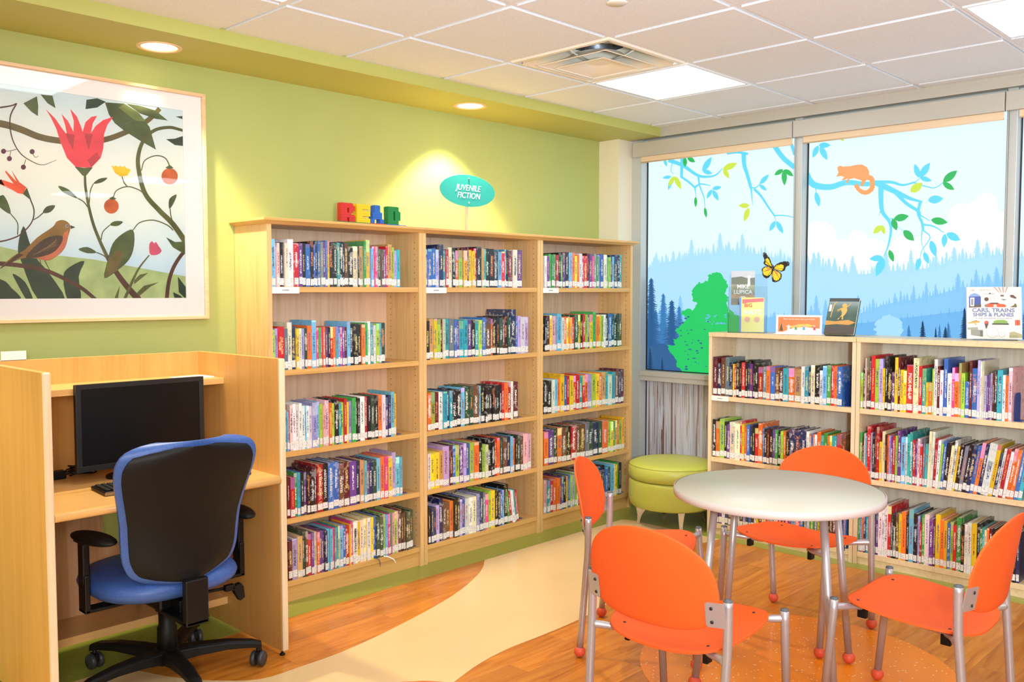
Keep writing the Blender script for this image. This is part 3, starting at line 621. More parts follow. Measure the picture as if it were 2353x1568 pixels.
def sm(poly, n=4):
    P = poly+poly[:3]; o = []
    P = [Vector((a, b, 0)) for a, b in P]
    for i in range(len(poly)):
        a, b, c, d = P[i-1] if i else P[len(poly)-1], P[i], P[i+1], P[i+2]
        for k in range(n):
            t = k/n; q = 0.5*((2*b)+(c-a)*t+(2*a-5*b+4*c-d)*t*t+(3*b-a-3*c+d)*t**3); o.append((q.x, q.y))
    return o
ap([(-900, 1020), (-300, 1040), (0, 1045), (150, 1080), (330, 1095), (480, 1112), (700, 1152), (960, 1200), (960, 1330), (-900, 1330)], 'mead')
ast([(-900, 300), (-500, 380), (-200, 380), (0, 412), (100, 440), (200, 480), (300, 500), (420, 508), (540, 495), (640, 460), (740, 410), (790, 370), (822, 335)], 40, 24, 'vine')
ap([(540, 303), (640, 310), (712, 355), (770, 430), (803, 547), (720, 500), (640, 450), (590, 410), (560, 365)], 'leaf')
ap([(640, 310), (712, 355), (750, 400), (700, 400), (610, 330)], 'leafl')
ap([(445, 290), (500, 282), (545, 300), (500, 330), (440, 338)], 'dkl'); ap([(650, 310), (720, 320), (800, 345), (864, 397), (800, 388), (720, 360)], 'leaf')
ap([(120, 308), (190, 272), (197, 320), (195, 374), (160, 350)], 'leaf'); ap([(208, 262), (270, 268), (286, 333), (245, 308)], 'leaf')
ap([(855, 493), (900, 490), (960, 470), (960, 530), (900, 523)], 'dkl'); ap([(903, 376), (960, 372), (960, 398)], 'dkl')
ast([(0, 330), (60, 320), (85, 308)], 9, 6, 'brn')
ast([(437, 678), (440, 740), (455, 830), (480, 930), (515, 1020), (550, 1095)], 12, 18, 'stem'); ast([(550, 1095), (600, 1180), (660, 1260), (715, 1320)], 22, 34, 'brn')
ap([(235, 338), (283, 385), (325, 445), (345, 470), (335, 420), (317, 363), (350, 400), (378, 455), (380, 400), (361, 336), (395, 375), (418, 430), (425, 455), (440, 405), (470, 378), (500, 372), (478, 410), (468, 462), (492, 425), (530, 395), (584, 377), (552, 420), (535, 470), (532, 540), (518, 590), (470, 640), (390, 636), (345, 590), (312, 510), (290, 440), (262, 380)], 'red')
ap([(338, 462), (384, 470), (376, 548), (355, 510)], 'red2'); ap([(432, 462), (478, 465), (456, 552), (445, 510)], 'red2'); ap([(450, 600), (500, 560), (515, 590), (470, 638)], 'red2')
ap([(384, 634), (430, 640), (478, 638), (440, 685), (425, 680)], 'leaf')
for p in [[(300, 733), (350, 750), (400, 797), (355, 782), (320, 762)], [(480, 722), (510, 697), (553, 692), (525, 715)], [(565, 935), (590, 915), (633, 918), (605, 940)], [(403, 1060), (450, 1048), (497, 1076), (450, 1080)], [(870, 850), (872, 800), (910, 778), (890, 830)], [(220, 872), (240, 840), (284, 834), (260, 868)], [(0, 785), (20, 783), (45, 830), (53, 878), (0, 845), (-40, 800)]]: ap(sm(p, 3), 'leaf')
for p in [[(400, 797), (430, 815), (452, 843)], [(480, 722), (465, 760), (459, 822)], [(565, 935), (530, 970), (520, 1012)], [(497, 1076), (530, 1090), (552, 1108)], [(685, 960), (720, 922), (790, 910), (860, 935), (892, 962)], [(727, 655), (745, 603), (800, 578), (850, 590), (874, 632)], [(582, 795), (600, 757), (655, 737), (710, 752), (747, 777)], [(628, 685), (638, 715), (655, 737)], [(875, 850), (880, 890), (890, 922)], [(53, 875), (90, 925), (90, 985)], [(172, 908), (195, 895), (222, 872)]]: ast(p, 5, 6, 'stem')
ap(sm([(685, 960), (690, 1040), (665, 1112), (600, 1172), (536, 1208), (555, 1112), (580, 1030), (630, 980)], 3), 'leaf'); ap([(600, 1060), (560, 1110), (536, 1208), (600, 1172), (640, 1080)], 'vine')
ast([(960, 455), (920, 442), (870, 432), (800, 445), (745, 490), (715, 560), (712, 640), (745, 770), (820, 860), (890, 930), (960, 1030)], 13, 28, 'stem')
ap(circ(873, 684, 42), 'fruit'); ap(circ(573, 838, 38), 'fruit'); ap([(850, 640), (873, 625), (893, 640), (873, 648)], 'leaf'); ap([(560, 798), (580, 788), (600, 800), (580, 806)], 'leaf')
ap([(573, 628), (588, 634), (597, 628), (606, 636), (620, 630), (630, 637), (642, 630), (650, 642), (673, 650), (655, 680), (620, 685), (590, 665)], 'yel')
ap(sm([(768, 1065), (769, 1032), (783, 1018), (793, 1030), (803, 1022), (815, 1042), (832, 1068), (810, 1088), (775, 1088)], 2), 'pink'); ast([(768, 1090), (720, 1150), (690, 1205), (640, 1320)], 6, 16, 'stem')
for p in [[(690, 1220), (720, 1190), (762, 1182), (730, 1208), (690, 1240)], [(700, 1288), (740, 1248), (820, 1228), (775, 1252), (718, 1300)], [(585, 1320), (617, 1245), (606, 1320)]]: ap(p, 'stem')
ast([(960, 1060), (925, 1100), (890, 1160), (868, 1230), (857, 1320)], 18, 20, 'brn'); ap([(855, 998), (900, 1022), (960, 1020), (950, 1085), (890, 1050)], 'leaf'); ap([(915, 1200), (960, 1260), (960, 1320), (920, 1280)], 'dkl'); ap([(890, 1280), (930, 1300), (950, 1320), (900, 1320)], 'dkl')
for p in [[(-160, 1200), (0, 1213), (60, 1260), (98, 1325), (-160, 1325)], [(120, 940), (150, 1020), (190, 1110), (250, 1180), (337, 1325), (200, 1325), (112, 1130), (92, 1050)], [(65, 1185), (130, 1230), (172, 1325), (140, 1325), (90, 1240)], [(434, 1120), (405, 1200), (416, 1325), (350, 1325), (325, 1200), (360, 1150)]]: ap(sm(p, 3), 'dkl')
ast([(-900, 1000), (-400, 1120), (-100, 1130), (60, 1138), (220, 1165), (330, 1210), (420, 1260), (500, 1325)], 26, 18, 'brn')
ast([(-900, 700), (-600, 900), (-300, 1010), (-100, 1030), (0, 1020), (60, 1005), (110, 980), (162, 922), (175, 860), (155, 800)], 9, 6, 'brn')
ap([(-30, 712), (60, 745), (25, 735), (5, 700), (50, 715), (70, 722), (25, 660), (30, 655), (85, 712), (60, 655), (100, 715), (135, 740), (120, 776), (90, 770), (60, 752)], 'or'); ap([(138, 742), (160, 802), (150, 800), (118, 775)], 'leaf')
ap(sm([(0, 1160), (60, 1100), (130, 1060), (190, 1000), (270, 945), (288, 920), (310, 910), (335, 912), (356, 928), (362, 950), (352, 990), (335, 1050), (300, 1090), (250, 1118), (205, 1112), (135, 1103), (60, 1128)], 3), 'bird')
ap([(350, 960), (352, 990), (335, 1050), (300, 1090), (250, 1118), (205, 1112), (190, 1104), (260, 1085), (312, 1025), (330, 975)], 'belly')
ap(sm([(133, 1098), (190, 1035), (250, 997), (315, 990), (320, 1018), (285, 1068), (225, 1095), (170, 1104)], 3), 'wing'); ap([(-10, 1165), (95, 1080), (122, 1088), (60, 1128)], 'wing')
for q in range(5): ast([(170+q*18, 1090-q*6), (225+q*14, 1060-q*10), (290, 1040-q*9)], 2, 2, 'wl')
ap([(362, 936), (388, 946), (364, 956)], 'wing'); ap(circ(344, 940, 8, 14), 'eye'); ap(circ(345, 940, 4, 10), 'wing')
ast([(205, 1112), (213, 1152)], 4, 3, 'wing'); ast([(230, 1118), (256, 1168)], 4, 3, 'wing')
ast([(85, 308), (52, 380), (60, 480), (100, 560), (160, 605), (220, 625), (290, 600)], 8, 2, 'brn'); ast([(18, 555), (50, 553), (85, 545)], 3, 3, 'brn'); ast([(48, 593), (55, 555)], 3, 3, 'brn'); ast([(122, 630), (132, 598)], 3, 3, 'brn'); ast([(165, 560), (180, 585), (198, 580)], 3, 2, 'brn')
for c in ((18, 555), (48, 593), (120, 637), (165, 557)): ap(circ(c[0], c[1], 13, 20), 'berry')
for q, (u, v) in enumerate([(-120, 520), (-330, 620), (-500, 480)]): ap(leafp((u, v), (u-90, v+60), 50), 'leaf'); ast([(u, v), (u+60, v-60), (u+120, v-120)], 5, 8, 'stem')
obj('painting', abm, [art_bg()]+[ART[k] for k in list(ART)], fr, recalc=False)
bm = bm_new(); box(bm, PX0+fwid, PX1-fwid, -0.0215, -0.020, PZ0+fwid, PZ1-fwid); obj('picture_glass', bm, [M_glass], fr)
# ================================================================ bookcases
WT = 0.9254; BX = 0.2751; FY = -0.29; ST = [1.492, 1.104, 0.720, 0.402, 0.103]; PT = 0.019
tall = [('carrel', 'tall maple bookcase beside the study carrel, first of the three'), ('middle', 'tall maple bookcase in the middle of the three'), ('column', 'tall maple bookcase by the corner column and ottoman')]
for n, (nm, lab) in enumerate(tall):
    x0 = BX+n*WT+0.001; x1 = x0+WT-0.002
    t = thing('tall_bookcase', lab, 'bookcase', (x0, 0, 0), 0, 'tall maple bookcases along the green wall'); W_ = x1-x0
    for s in (0, W_-0.024):
        bm = bm_new(); box(bm, s, s+0.024, FY, -0.004, 0, 1.778)
        xin = 0.024 if s == 0 else s
        for y in (FY+0.035, -0.05):
            z = 0.16
            while z < 1.74:
                box(bm, xin-0.0004 if s == 0 else xin-0.0004, xin+0.0004, y-0.0022, y+0.0022, z-0.0022, z+0.0022, 1); z += 0.032
        obj('side_panel', bm, [M_maple, M_ink], t)
    bm = bm_new(); box(bm, 0.024, W_-0.024, -0.012, -0.005, 0.05, 1.778); obj('back_panel', bm, [M_mapleback], t)
    bm = bm_new()
    # top board with a bevelled underside overhang
    ov0 = 0.03 if n == 0 else 0; ov1 = 0.03 if n == 2 else 0
    lo = [(-0.0 - (0.003 if n == 0 else 0), FY-0.003), (W_+(0.003 if n == 2 else 0), FY-0.003)]
    zt = 1.778
    a = [(-(0.004 if ov0 else 0), FY-0.004, zt), (W_+(0.004 if ov1 else 0), FY-0.004, zt), (W_+(0.004 if ov1 else 0), -0.002, zt), (-(0.004 if ov0 else 0), -0.002, zt)]
    b = [(-ov0, FY-0.028, zt+0.016), (W_+ov1, FY-0.028, zt+0.016), (W_+ov1, -0.002, zt+0.016), (-ov0, -0.002, zt+0.016)]
    c = [(p[0], p[1], zt+0.028) for p in b]
    A_ = [[bm.verts.new(p) for p in q] for q in (a, b, c)]
    for q in range(2):
        for k in range(4): bm.faces.new([A_[q][k], A_[q][(k+1) % 4], A_[q+1][(k+1) % 4], A_[q+1][k]])
    bm.faces.new(A_[0][::-1]); bm.faces.new(A_[2]); obj('top_board', bm, [M_maple_h], t, bevel=0.001)
    for k, z in enumerate(ST):
        bm = bm_new(); box(bm, 0.0245, W_-0.0245, FY+0.004, -0.013, z-0.026, z); obj('shelf', bm, [M_maple_h], t, bevel=0.0012)
    bm = bm_new(); box(bm, 0.0245, W_-0.0245, FY+0.016, FY+0.034, 0.0, ST[4]-0.027); obj('kickboard', bm, [M_maple_h], t)
    lw = 0.145; bm = bm_new(); box(bm, 0.0245, 0.0245+lw, FY+0.0015, FY+0.0035, ST[0]-0.031, ST[0]-0.001); so = obj('shelf_label', bm, [M_white], t)
    text('label_lettering', 'JUVENILE', 0.009, TOLEFT((0.0245+lw*0.5, FY+0.001, ST[0]-0.016)), M_ink, so, align='CENTER')
LX = 2.835; LD = 0.30; LY0 = -1.0205; WL = 0.9086; SL = [0.844, 0.470, 0.068]; LZ = 1.224
for n, lab in enumerate(['low pale maple bookcase beside the lime ottoman', 'low pale maple bookcase behind the round table, cut by the photo edge']):
    t = thing('low_bookcase', lab, 'bookcase', (LX, LY0-n*WL, 0), R(-90), 'low maple bookcases under the windows'); W_ = WL-0.002
    # local x runs along the shelf away from the green wall, local y towards the window
    for s in (0.001, W_-0.021):
        bm = bm_new(); box(bm, s, s+0.021, 0, LD, 0, LZ-0.026)
        for y in (0.035, LD-0.06):
            z = 0.16
            while z < LZ-0.06: box(bm, s+(0.021-0.0004 if s < .1 else -0.0004), s+(0.021+0.0004 if s < .1 else 0.0004), y-0.002, y+0.002, z-0.002, z+0.002, 1); z += 0.096
        obj('side_panel', bm, [M_lmaple, M_ink], t, bevel=0.0008)
    bm = bm_new(); box(bm, 0.022, W_-0.021, LD-0.012, LD-0.004, 0.04, LZ-0.026); obj('back_panel', bm, [M_lback], t)
    bm = bm_new(); box(bm, 0.001, W_, -0.004, LD+0.004, LZ-0.0255, LZ); obj('top_board', bm, [M_lmaple_h], t, bevel=0.0012)
    for z in SL:
        bm = bm_new(); box(bm, 0.0225, W_-0.0215, 0.003, LD-0.013, z-0.028, z); obj('shelf', bm, [M_lmaple_h], t, bevel=0.001)
    if n == 0:
        bm = bm_new(); box(bm, 0.0225, 0.0225+0.115, 0.0005, 0.0025, SL[0]-0.03, SL[0]-0.002); so = obj('shelf_label', bm, [M_white], t)
        text('label_lettering', 'JUVENILE', 0.008, frame_M((0.08, 0.0002, SL[0]-0.016), (1, 0, 0), ZUP), M_ink, so)
    bm = bm_new(); box(bm, 0.0225, W_-0.0215, 0.012, 0.030, 0, SL[2]-0.029); obj('kickboard', bm, [M_lmaple_h], t)

# ================================================================ books
def book_mat():
    k = NT('laminated_book_cover'); b = k.b
    at = k.n('ShaderNodeAttribute', attribute_name='tint'); uv = k.n('ShaderNodeUVMap', uv_map='spine'); sp = k.n('ShaderNodeSeparateXYZ'); k.l(uv.outputs[0], sp.inputs[0])
    def M(op, a, b_=None, c=None):
        m = k.n('ShaderNodeMath', operation=op)
        for i, v in enumerate((a, b_, c)):
            if v is None: continue
            if isinstance(v, (int, float)): m.inputs[i].default_value = v
            else: k.l(v, m.inputs[i])
        return m.outputs[0]
    seed = M('FLOOR', sp.outputs[0]); fx = M('FRACT', sp.outputs[0]); v = sp.outputs[1]
    def rnd_(off):
        wn_ = k.n('ShaderNodeTexWhiteNoise', noise_dimensions='1D'); k.l(M('ADD', seed, off), wn_.inputs['W']); return wn_
    r1, r2, r3, r4 = rnd_(.13), rnd_(.37), rnd_(.71), rnd_(.93)
    # accent colour: light on dark covers, dark on light ones
    bw = k.n('ShaderNodeRGBToBW'); k.l(at.outputs['Color'], bw.inputs[0]); light = M('GREATER_THAN', bw.outputs[0], 0.28)
    la = k.ramp(r1.outputs['Value'], [(0, (.9, .88, .8, 1)), (.4, (.85, .72, .3, 1)), (.62, (.75, .8, .85, 1)), (.8, (.9, .9, .88, 1)), (.92, (.8, .3, .12, 1))], 'CONSTANT')
    da = k.ramp(r1.outputs['Value'], [(0, (.03, .03, .05, 1)), (.4, (.3, .03, .04, 1)), (.6, (.04, .08, .25, 1)), (.85, (.1, .05, .15, 1))], 'CONSTANT')
    acc = k.n('ShaderNodeMix', data_type='RGBA'); k.l(light, acc.inputs[0]); k.l(la.outputs[0], acc.inputs[6]); k.l(da.outputs[0], acc.inputs[7])
    cx = k.n('ShaderNodeCombineXYZ'); k.l(M('MULTIPLY', fx, 3.4), cx.inputs[0]); k.l(M('MULTIPLY', v, 62), cx.inputs[1]); k.l(M('MULTIPLY', seed, 3.7), cx.inputs[2])
    nz = k.n('ShaderNodeTexNoise'); nz.inputs['Scale'].default_value = 1.3; nz.inputs['Detail'].default_value = 1.5; k.l(cx.outputs[0], nz.inputs['Vector'])
    glyph = M('GREATER_THAN', nz.outputs['Fac'], 0.5)
    half = M('MULTIPLY_ADD', r3.outputs['Value'], 0.10, 0.13)
    inx = M('LESS_THAN', M('ABSOLUTE', M('SUBTRACT', fx, 0.5)), half)
    lo = M('MULTIPLY_ADD', r2.outputs['Value'], 0.2, 0.26); hi = M('MULTIPLY_ADD', r4.outputs['Value'], 0.25, 0.66)
    inz = M('MULTIPLY', M('GREATER_THAN', v, lo), M('LESS_THAN', v, hi))
    tm = M('MULTIPLY', M('MULTIPLY', glyph, inx), inz)
    # coloured head or foot band on some spines
    hs = k.n('ShaderNodeHueSaturation'); k.l(M('MULTIPLY_ADD', r2.outputs['Value'], 0.3, 0.35), hs.inputs['Hue']); hs.inputs['Saturation'].default_value = 0.7; k.l(M('MULTIPLY_ADD', r3.outputs['Value'], 0.9, 0.6), hs.inputs['Value']); k.l(at.outputs['Color'], hs.inputs['Color'])
    bt = M('MULTIPLY_ADD', r4.outputs['Value'], 0.9, 0.70); bm_ = M('MULTIPLY', M('GREATER_THAN', v, bt), M('GREATER_THAN', fx, 0.001))
    m1_ = k.n('ShaderNodeMix', data_type='RGBA'); k.l(bm_, m1_.inputs[0]); k.l(at.outputs['Color'], m1_.inputs[6]); k.l(hs.outputs[0], m1_.inputs[7])
    # blotchy cover art, faint
    tc = k.n('ShaderNodeTexCoord'); n2 = k.n('ShaderNodeTexNoise', noise_dimensions='4D'); n2.inputs['Scale'].default_value = 38; n2.inputs['Detail'].default_value = 3; k.l(tc.outputs['Object'], n2.inputs['Vector']); k.l(M('MULTIPLY', seed, 1.7), n2.inputs['W'])
    f2 = M('MULTIPLY', M('GREATER_THAN', n2.outputs['Fac'], 0.56), M('MULTIPLY', r3.outputs['Value'], 0.35))
    m2_ = k.n('ShaderNodeMix', data_type='RGBA'); k.l(f2, m2_.inputs[0]); k.l(m1_.outputs[2], m2_.inputs[6]); k.l(acc.outputs[2], m2_.inputs[7])
    m3_ = k.n('ShaderNodeMix', data_type='RGBA'); k.l(tm, m3_.inputs[0]); k.l(m2_.outputs[2], m3_.inputs[6]); k.l(acc.outputs[2], m3_.inputs[7])
    k.l(m3_.outputs[2], b.inputs['Base Color']); b.inputs['Roughness'].default_value = 0.32; b.inputs['Coat Weight'].default_value = 0.55; b.inputs['Coat Roughness'].default_value = 0.12
    return k.m
M_book = book_mat()
M_pages = pmat('book_pages', '#E4DAC4', 0.8, noise=0.08, nscale=220)
def label_mat():
    k = NT('white_spine_label'); uv = k.n('ShaderNodeUVMap', uv_map='spine'); sp = k.n('ShaderNodeSeparateXYZ'); k.l(uv.outputs[0], sp.inputs[0])
    mp = k.n('ShaderNodeMapping'); mp.inputs['Scale'].default_value = (4, 9, 1); k.l(uv.outputs[0], mp.inputs[0])
    nz = k.n('ShaderNodeTexNoise'); nz.inputs['Scale'].default_value = 1.0; nz.inputs['Detail'].default_value = 0; k.l(mp.outputs[0], nz.inputs['Vector'])
    r = k.ramp(nz.outputs['Fac'], [(0.0, hx('#EFEBE4')), (0.64, hx('#EFEBE4')), (0.65, hx('#8A8888'))], 'CONSTANT'); k.l(r.outputs[0], k.b.inputs['Base Color'])
    k.b.inputs['Roughness'].default_value = 0.35; k.b.inputs['Coat Weight'].default_value = 0.4; return k.m
M_lab = label_mat()
BC = {'R': ('red', 'C3212B'), 'D': ('maroon', '5E1A26'), 'O': ('orange', 'E8702A'), 'Y': ('yellow', 'F2C626'), 'G': ('green', '3E9A45'), 'L': ('lime green', 'A6C945'), 'F': ('dark green', '2C4A33'), 'T': ('teal', '2FA3AE'), 'B': ('blue', '3568B4'), 'N': ('navy', '1F2C55'), 'S': ('sky blue', '6FB6DA'),
      'P': ('purple', '6A3B86'), 'V': ('lavender', 'B3A3D6'), 'K': ('black', '1B191C'), 'W': ('white', 'EDE9E2'), 'C': ('cream', 'EBDDB4'), 'E': ('grey', '6F7C84'), 'M': ('brown', '6B4530'), 'I': ('pale pink', 'E9B3B8'), 'H': ('hot pink', 'E23F83'), 'A': ('tan', 'C79B61')}
# one token per book: colour, thickness, height (as seen on that shelf), left to right
ROWS = [
 ('T', 0, 0, 623, 920, "S34 I13 I12 I23 K43 C33 W54 R43 P33 K33 B43 K34 B23 N24 B24 E24 P24 B24 Y24 K44 K33 T24 K34 K24 M44 K42 C53 K13 A43 G25 Y45 P14 S22 H23 H23 E23 F22 M22 P22 R23 A44 L33 V32 T32"),
 ('T', 0, 1, 625, 886, "L22 V22 R63 E32 C44 N33 Y22 C22 V32 F22 O43 S45 H22 G22 H22 O22 P22 K22 R32 O22 T22 B22 H22 P22 D22 S34 K43 K43 K33 O33 G33 W34 T23 R12 W22 L33 S23 F43"),
 ('T', 0, 2, 657, 912, "T12 S12 R12 W24 W24 W24 W24 W23 S13 W23 W23 V44 S24 L23 I23 I34 O23 L23 K34 T23 L23 R24 Y23 V23 G34 K24 K24 W44 R24 K34 F34 K34 O34 W34 P23 N24 S35 Y24"),
 ('T', 0, 3, 661, 925, "D22 R32 G23 T23 K23 P23 K23 K33 D24 R45 K45 B45 B45 M44 D44 P54 N34 A34 S24 P23 N34 F33 S34 O34 H34 Y34 V35 S33 S23"),
 ('T', 0, 4, 664, 951, "D32 V42 A43 F24 M24 R33 P23 C23 O23 P23 P23 N23 S23 S23 H23 E13 T23 Y13 S33 B23 R33 Y13 H24 W44 Y24 C34 C24 Y14 W34 Y24 B34 F34 F34 L24 S24 H24 G24 I24 L24 I24 M35 K23 M23 F23 M23 F33"),
 ('T', 1, 0, 978, 1200, "B23 B33 B33 V33 N35 T23 R23 C34 K24 O33 L33 D14 Y33 D14 Y33 Y23 R24 K45 A24 T24 K34 K44 K43 S33 R33 T14 K24 D44 W44 P54"),
 ('T', 1, 1, 980, 1213, "K33 A34 Y24 L34 D24 C24 T34 E44 B23 P23 T43 T33 P33 K33 T33 C13 L23 B34 M54 O23 K34 K24 F34 D23 K34 F24 N57 B23 V34 W44 V34"),
 ('T', 1, 2, 982, 1190, "O33 L33 D33 W33 T33 N23 T23 K43 K33 S34 F44 F34 M54 S24 K33 K23 K23 K23 K23 K23 K23 K23 R24 O34 R34 W24 D44"),
 ('T', 1, 3, 983, 1219, "W22 Y32 Y32 A33 V54 D24 B24 L34 P34 V24 B34 L34 O44 K34 L22 C22 K34 K24 R24 O34 F24 M34 N34 S24 O23 K23 F24 M23 I44 I34"),
 ('T', 1, 4, 985, 1193, "K22 N22 N22 V33 N35 M33 M33 O33 K34 F24 V23 B34 W33 W33 C33 V34 N34 E24 H33 L24 Y44 K34 N23 B23 S23 K45 G22 R22 W22 T22 R22"),
 ('T', 2, 0, 1250, 1429, "W22 P22 G23 G23 G23 R23 K24 G23 P24 K34 S34 O24 Y23 O23 W34 H23 R33 D24 P24 H23 E24 G23 V24 B34 C34 T23 L23 N23 S23 N34 K24 T34"),
 ('T', 2, 1, 1250, 1427, "K23 D34 Y24 I34 V24 S45 W23 O23 Y23 O23 Y23 R23 F34 Y34 K24 R24 L34 P24 Y34 G35 O34 Y34 L23 W24 K34 B34 N34 K34 F24 M34"),
 ('T', 2, 2, 1250, 1433, "K33 K33 W23 S23 O23 Y35 B24 R24 Y34 R24 R34 T24 R24 O24 V24 V24 L34 Y34 O24 A34 T34 W33 T34 M34 N24 D35"),
 ('T', 2, 3, 1250, 1434, "O33 P44 F34 O34 M44 K34 R44 M34 M44 E34 F44 N44 F34 O54 L23 Y23 G23 Y23 O23 L23 Y24"),
 ('T', 2, 4, 1250, 1427, "I33 T33 R33 O33 O33 P23 B23 K33 Y23 B23 L23 V23 L23 W23 M44 C33 E33 K33 N33 R33 T34 N44 K34 B33 K33 S34 W34 Y23 G24 K34"),
 ('L', 0, 0, 1639, 1935, "D55 N42 M55 E55 N43 Y22 R22 K34 K33 R43 K34 N23 P33 K24 K43 R52 E42 O42 B52 M52 D42 T62 O62 A72 W43 T43 N23 C44 K54 W32 S44 G44 R34 O34 B54"),
 ('L', 0, 1, 1639, 1945, "K45 O54 L65 K34 P33 C74 C64 R25 Y34 O23 B44 N34 K33 R43 O55 B23 K33 D33 K33 P33 G33 K33 L33 O33 K33 N64 N74 N64 W34 O23 B23 O23 W23 O44 T33 G44 O23 Y23 T23 T33 R54 M44"),
 ('L', 0, 2, 1648, 1950, "N32 P32 W32 N32 M32 C42 R22 W22 K32 V22 N32 B22 D32 W22 Y22 M32 C32 O32 B32 K22 W32 R42 M22 H32 P32 S32 H42 B32 F32 W22 G42 E32 L32 Y32 K42 M22 D32 C22 N32 B32"),
 ('L', 1, 0, 1972, 2325, "L32 K24 I28 M48 N28 R59 L58 V58 Y34 K39 K55 P43 Y49 D39 Y44 Y44 R86 C79 R46 T55 Y30 O40 L25 W49 D36 W45 B59 W54 H36 O54 A38 L44 B51 D39 B66 V39 W29 C29 V34 P24 P24 V25 D25 K36 T66 W34 O34 I47"),
 ('L', 1, 1, 1972, 2353, "G36 D24 W26 T25 R49 V26 K36 D28 R39 Y33 C47 K26 O26 V26 P25 R36 L36 P48 S56 W26 T37 T38 R35 P25 W36 R34 E26 T34 C39 W39 R37 W36 L25 B36 K46 C35 W37 Y25 K46 E45 K46 N46 B46 O47 N47 W87 Y47 N34 W36 R46 W35 O46 O46 B46 T46"),
 ('L', 1, 2, 1976, 2353, "G25 B25 O25 N25 T35 B36 S36 N26 P36 W47 W26 W48 R48 F25 K35 M36 Y36 O57 K36 S58 K47 V26 R24 G37 W57 P46 D26 Y58 O46 Y36 B35 L36 R35 G58 K36 W36 W47 Y57 K37 G25 T26 C25 O26 D36 K36 W35 N36 O26 V35 R26 G36 K36 N36"),
]
CASE = {('T', 0): 'bookcase beside carrel', ('T', 1): 'middle tall bookcase', ('T', 2): 'tall bookcase by column', ('L', 0): 'low bookcase by ottoman', ('L', 1): 'low bookcase behind table'}
TR = ['top', 'second', 'third', 'fourth', 'bottom']; LR_ = ['top', 'middle', 'bottom']
ORD = 'first second third fourth fifth sixth seventh eighth ninth tenth eleventh twelfth thirteenth fourteenth fifteenth sixteenth seventeenth eighteenth nineteenth'.split()
TENS = {2: 'twent', 3: 'thirt', 4: 'fort', 5: 'fift'}
def ordw(n): return ORD[n-1] if n < 20 else (TENS[n//10]+'ieth' if n % 10 == 0 else TENS[n//10]+'y-'+ORD[n % 10-1])
TITLES = {('T', 0, 1, 2): ('THE CALDER\nGAME', '#F4E3A0', .6), ('T', 0, 3, 9): ('ARTEMIS FOWL', '#F2D9D0', .8), ('T', 0, 3, 10): ('ARTEMIS FOWL', '#D8D8DA', .8), ('T', 0, 3, 11): ('ARTEMIS FOWL', '#DDE6F2', .8), ('T', 0, 4, 0): ('THE STAR', '#E3C46C', .7), ('T', 0, 4, 23): ('SCIENCE FAIR', '#2B2B33', .62),
          ('T', 0, 2, 30): ('THE WIZARD HEIR', '#D8D8C8', .5), ('T', 0, 2, 31): ('THE WARRIOR HEIR', '#C9B98A', .5), ('T', 0, 1, 26): ('DOLL BONES', '#2A211C', .55), ('T', 1, 2, 0): ('FLUSH', '#FFF2D8', .8), ('T', 1, 2, 1): ('SCAT', '#3B4A18', .85), ('T', 1, 0, 21): ('SAPPHIQUE', '#D2462F', .7), ('T', 1, 0, 22): ('INCARCERON', '#B8BDC2', .6),
          ('T', 1, 0, 27): ('INKHEART', '#C98C90', .7), ('T', 1, 0, 28): ('INKSPELL', '#4A5573', .7), ('T', 1, 0, 29): ('INKDEATH', '#C6AF86', .7), ('L', 1, 0, 16): ('PICK ME UP', '#FFFFFF', 1.35), ('L', 1, 0, 10): ('GROSS', '#E8B52A', .9), ('L', 1, 0, 38-4): ('BIBLE', '#E9EEF8', .9), ('L', 1, 0, 44): ('JEWISH BOOK', '#DDF3EC', .62),
          ('L', 1, 1, 45): ("Children's\nDictionary", '#2B2F4A', .62), ('L', 1, 1, 18): ('TREASURY OF CLASSIC STORIES', '#26303A', .5), ('L', 1, 2, 14): ('DINOSAURS', '#FFFFFF', .7), ('L', 1, 2, 35): ('ANIMALS A VISUAL ENCYCLOPEDIA', '#EAF6D2', .62), ('L', 1, 2, 39): ('Big book of Big Sea Creatures', '#2A3350', .5), ('L', 1, 2, 29): ('Big book of Big Animals', '#2A3350', .5), ('L', 1, 2, 22): ('DINOSAUR', '#E9E2D0', .7), ('L', 1, 2, 38): ('Ocean Picture Pops', '#2F6FA8', .55), ('L', 1, 1, 50): ('ANCIENT HISTORY', '#FFE9C9', .5), ('L', 1, 1, 53): ('SCIENCE', '#F4F6FA', .7)}
specs = []; rb = random.Random(11)
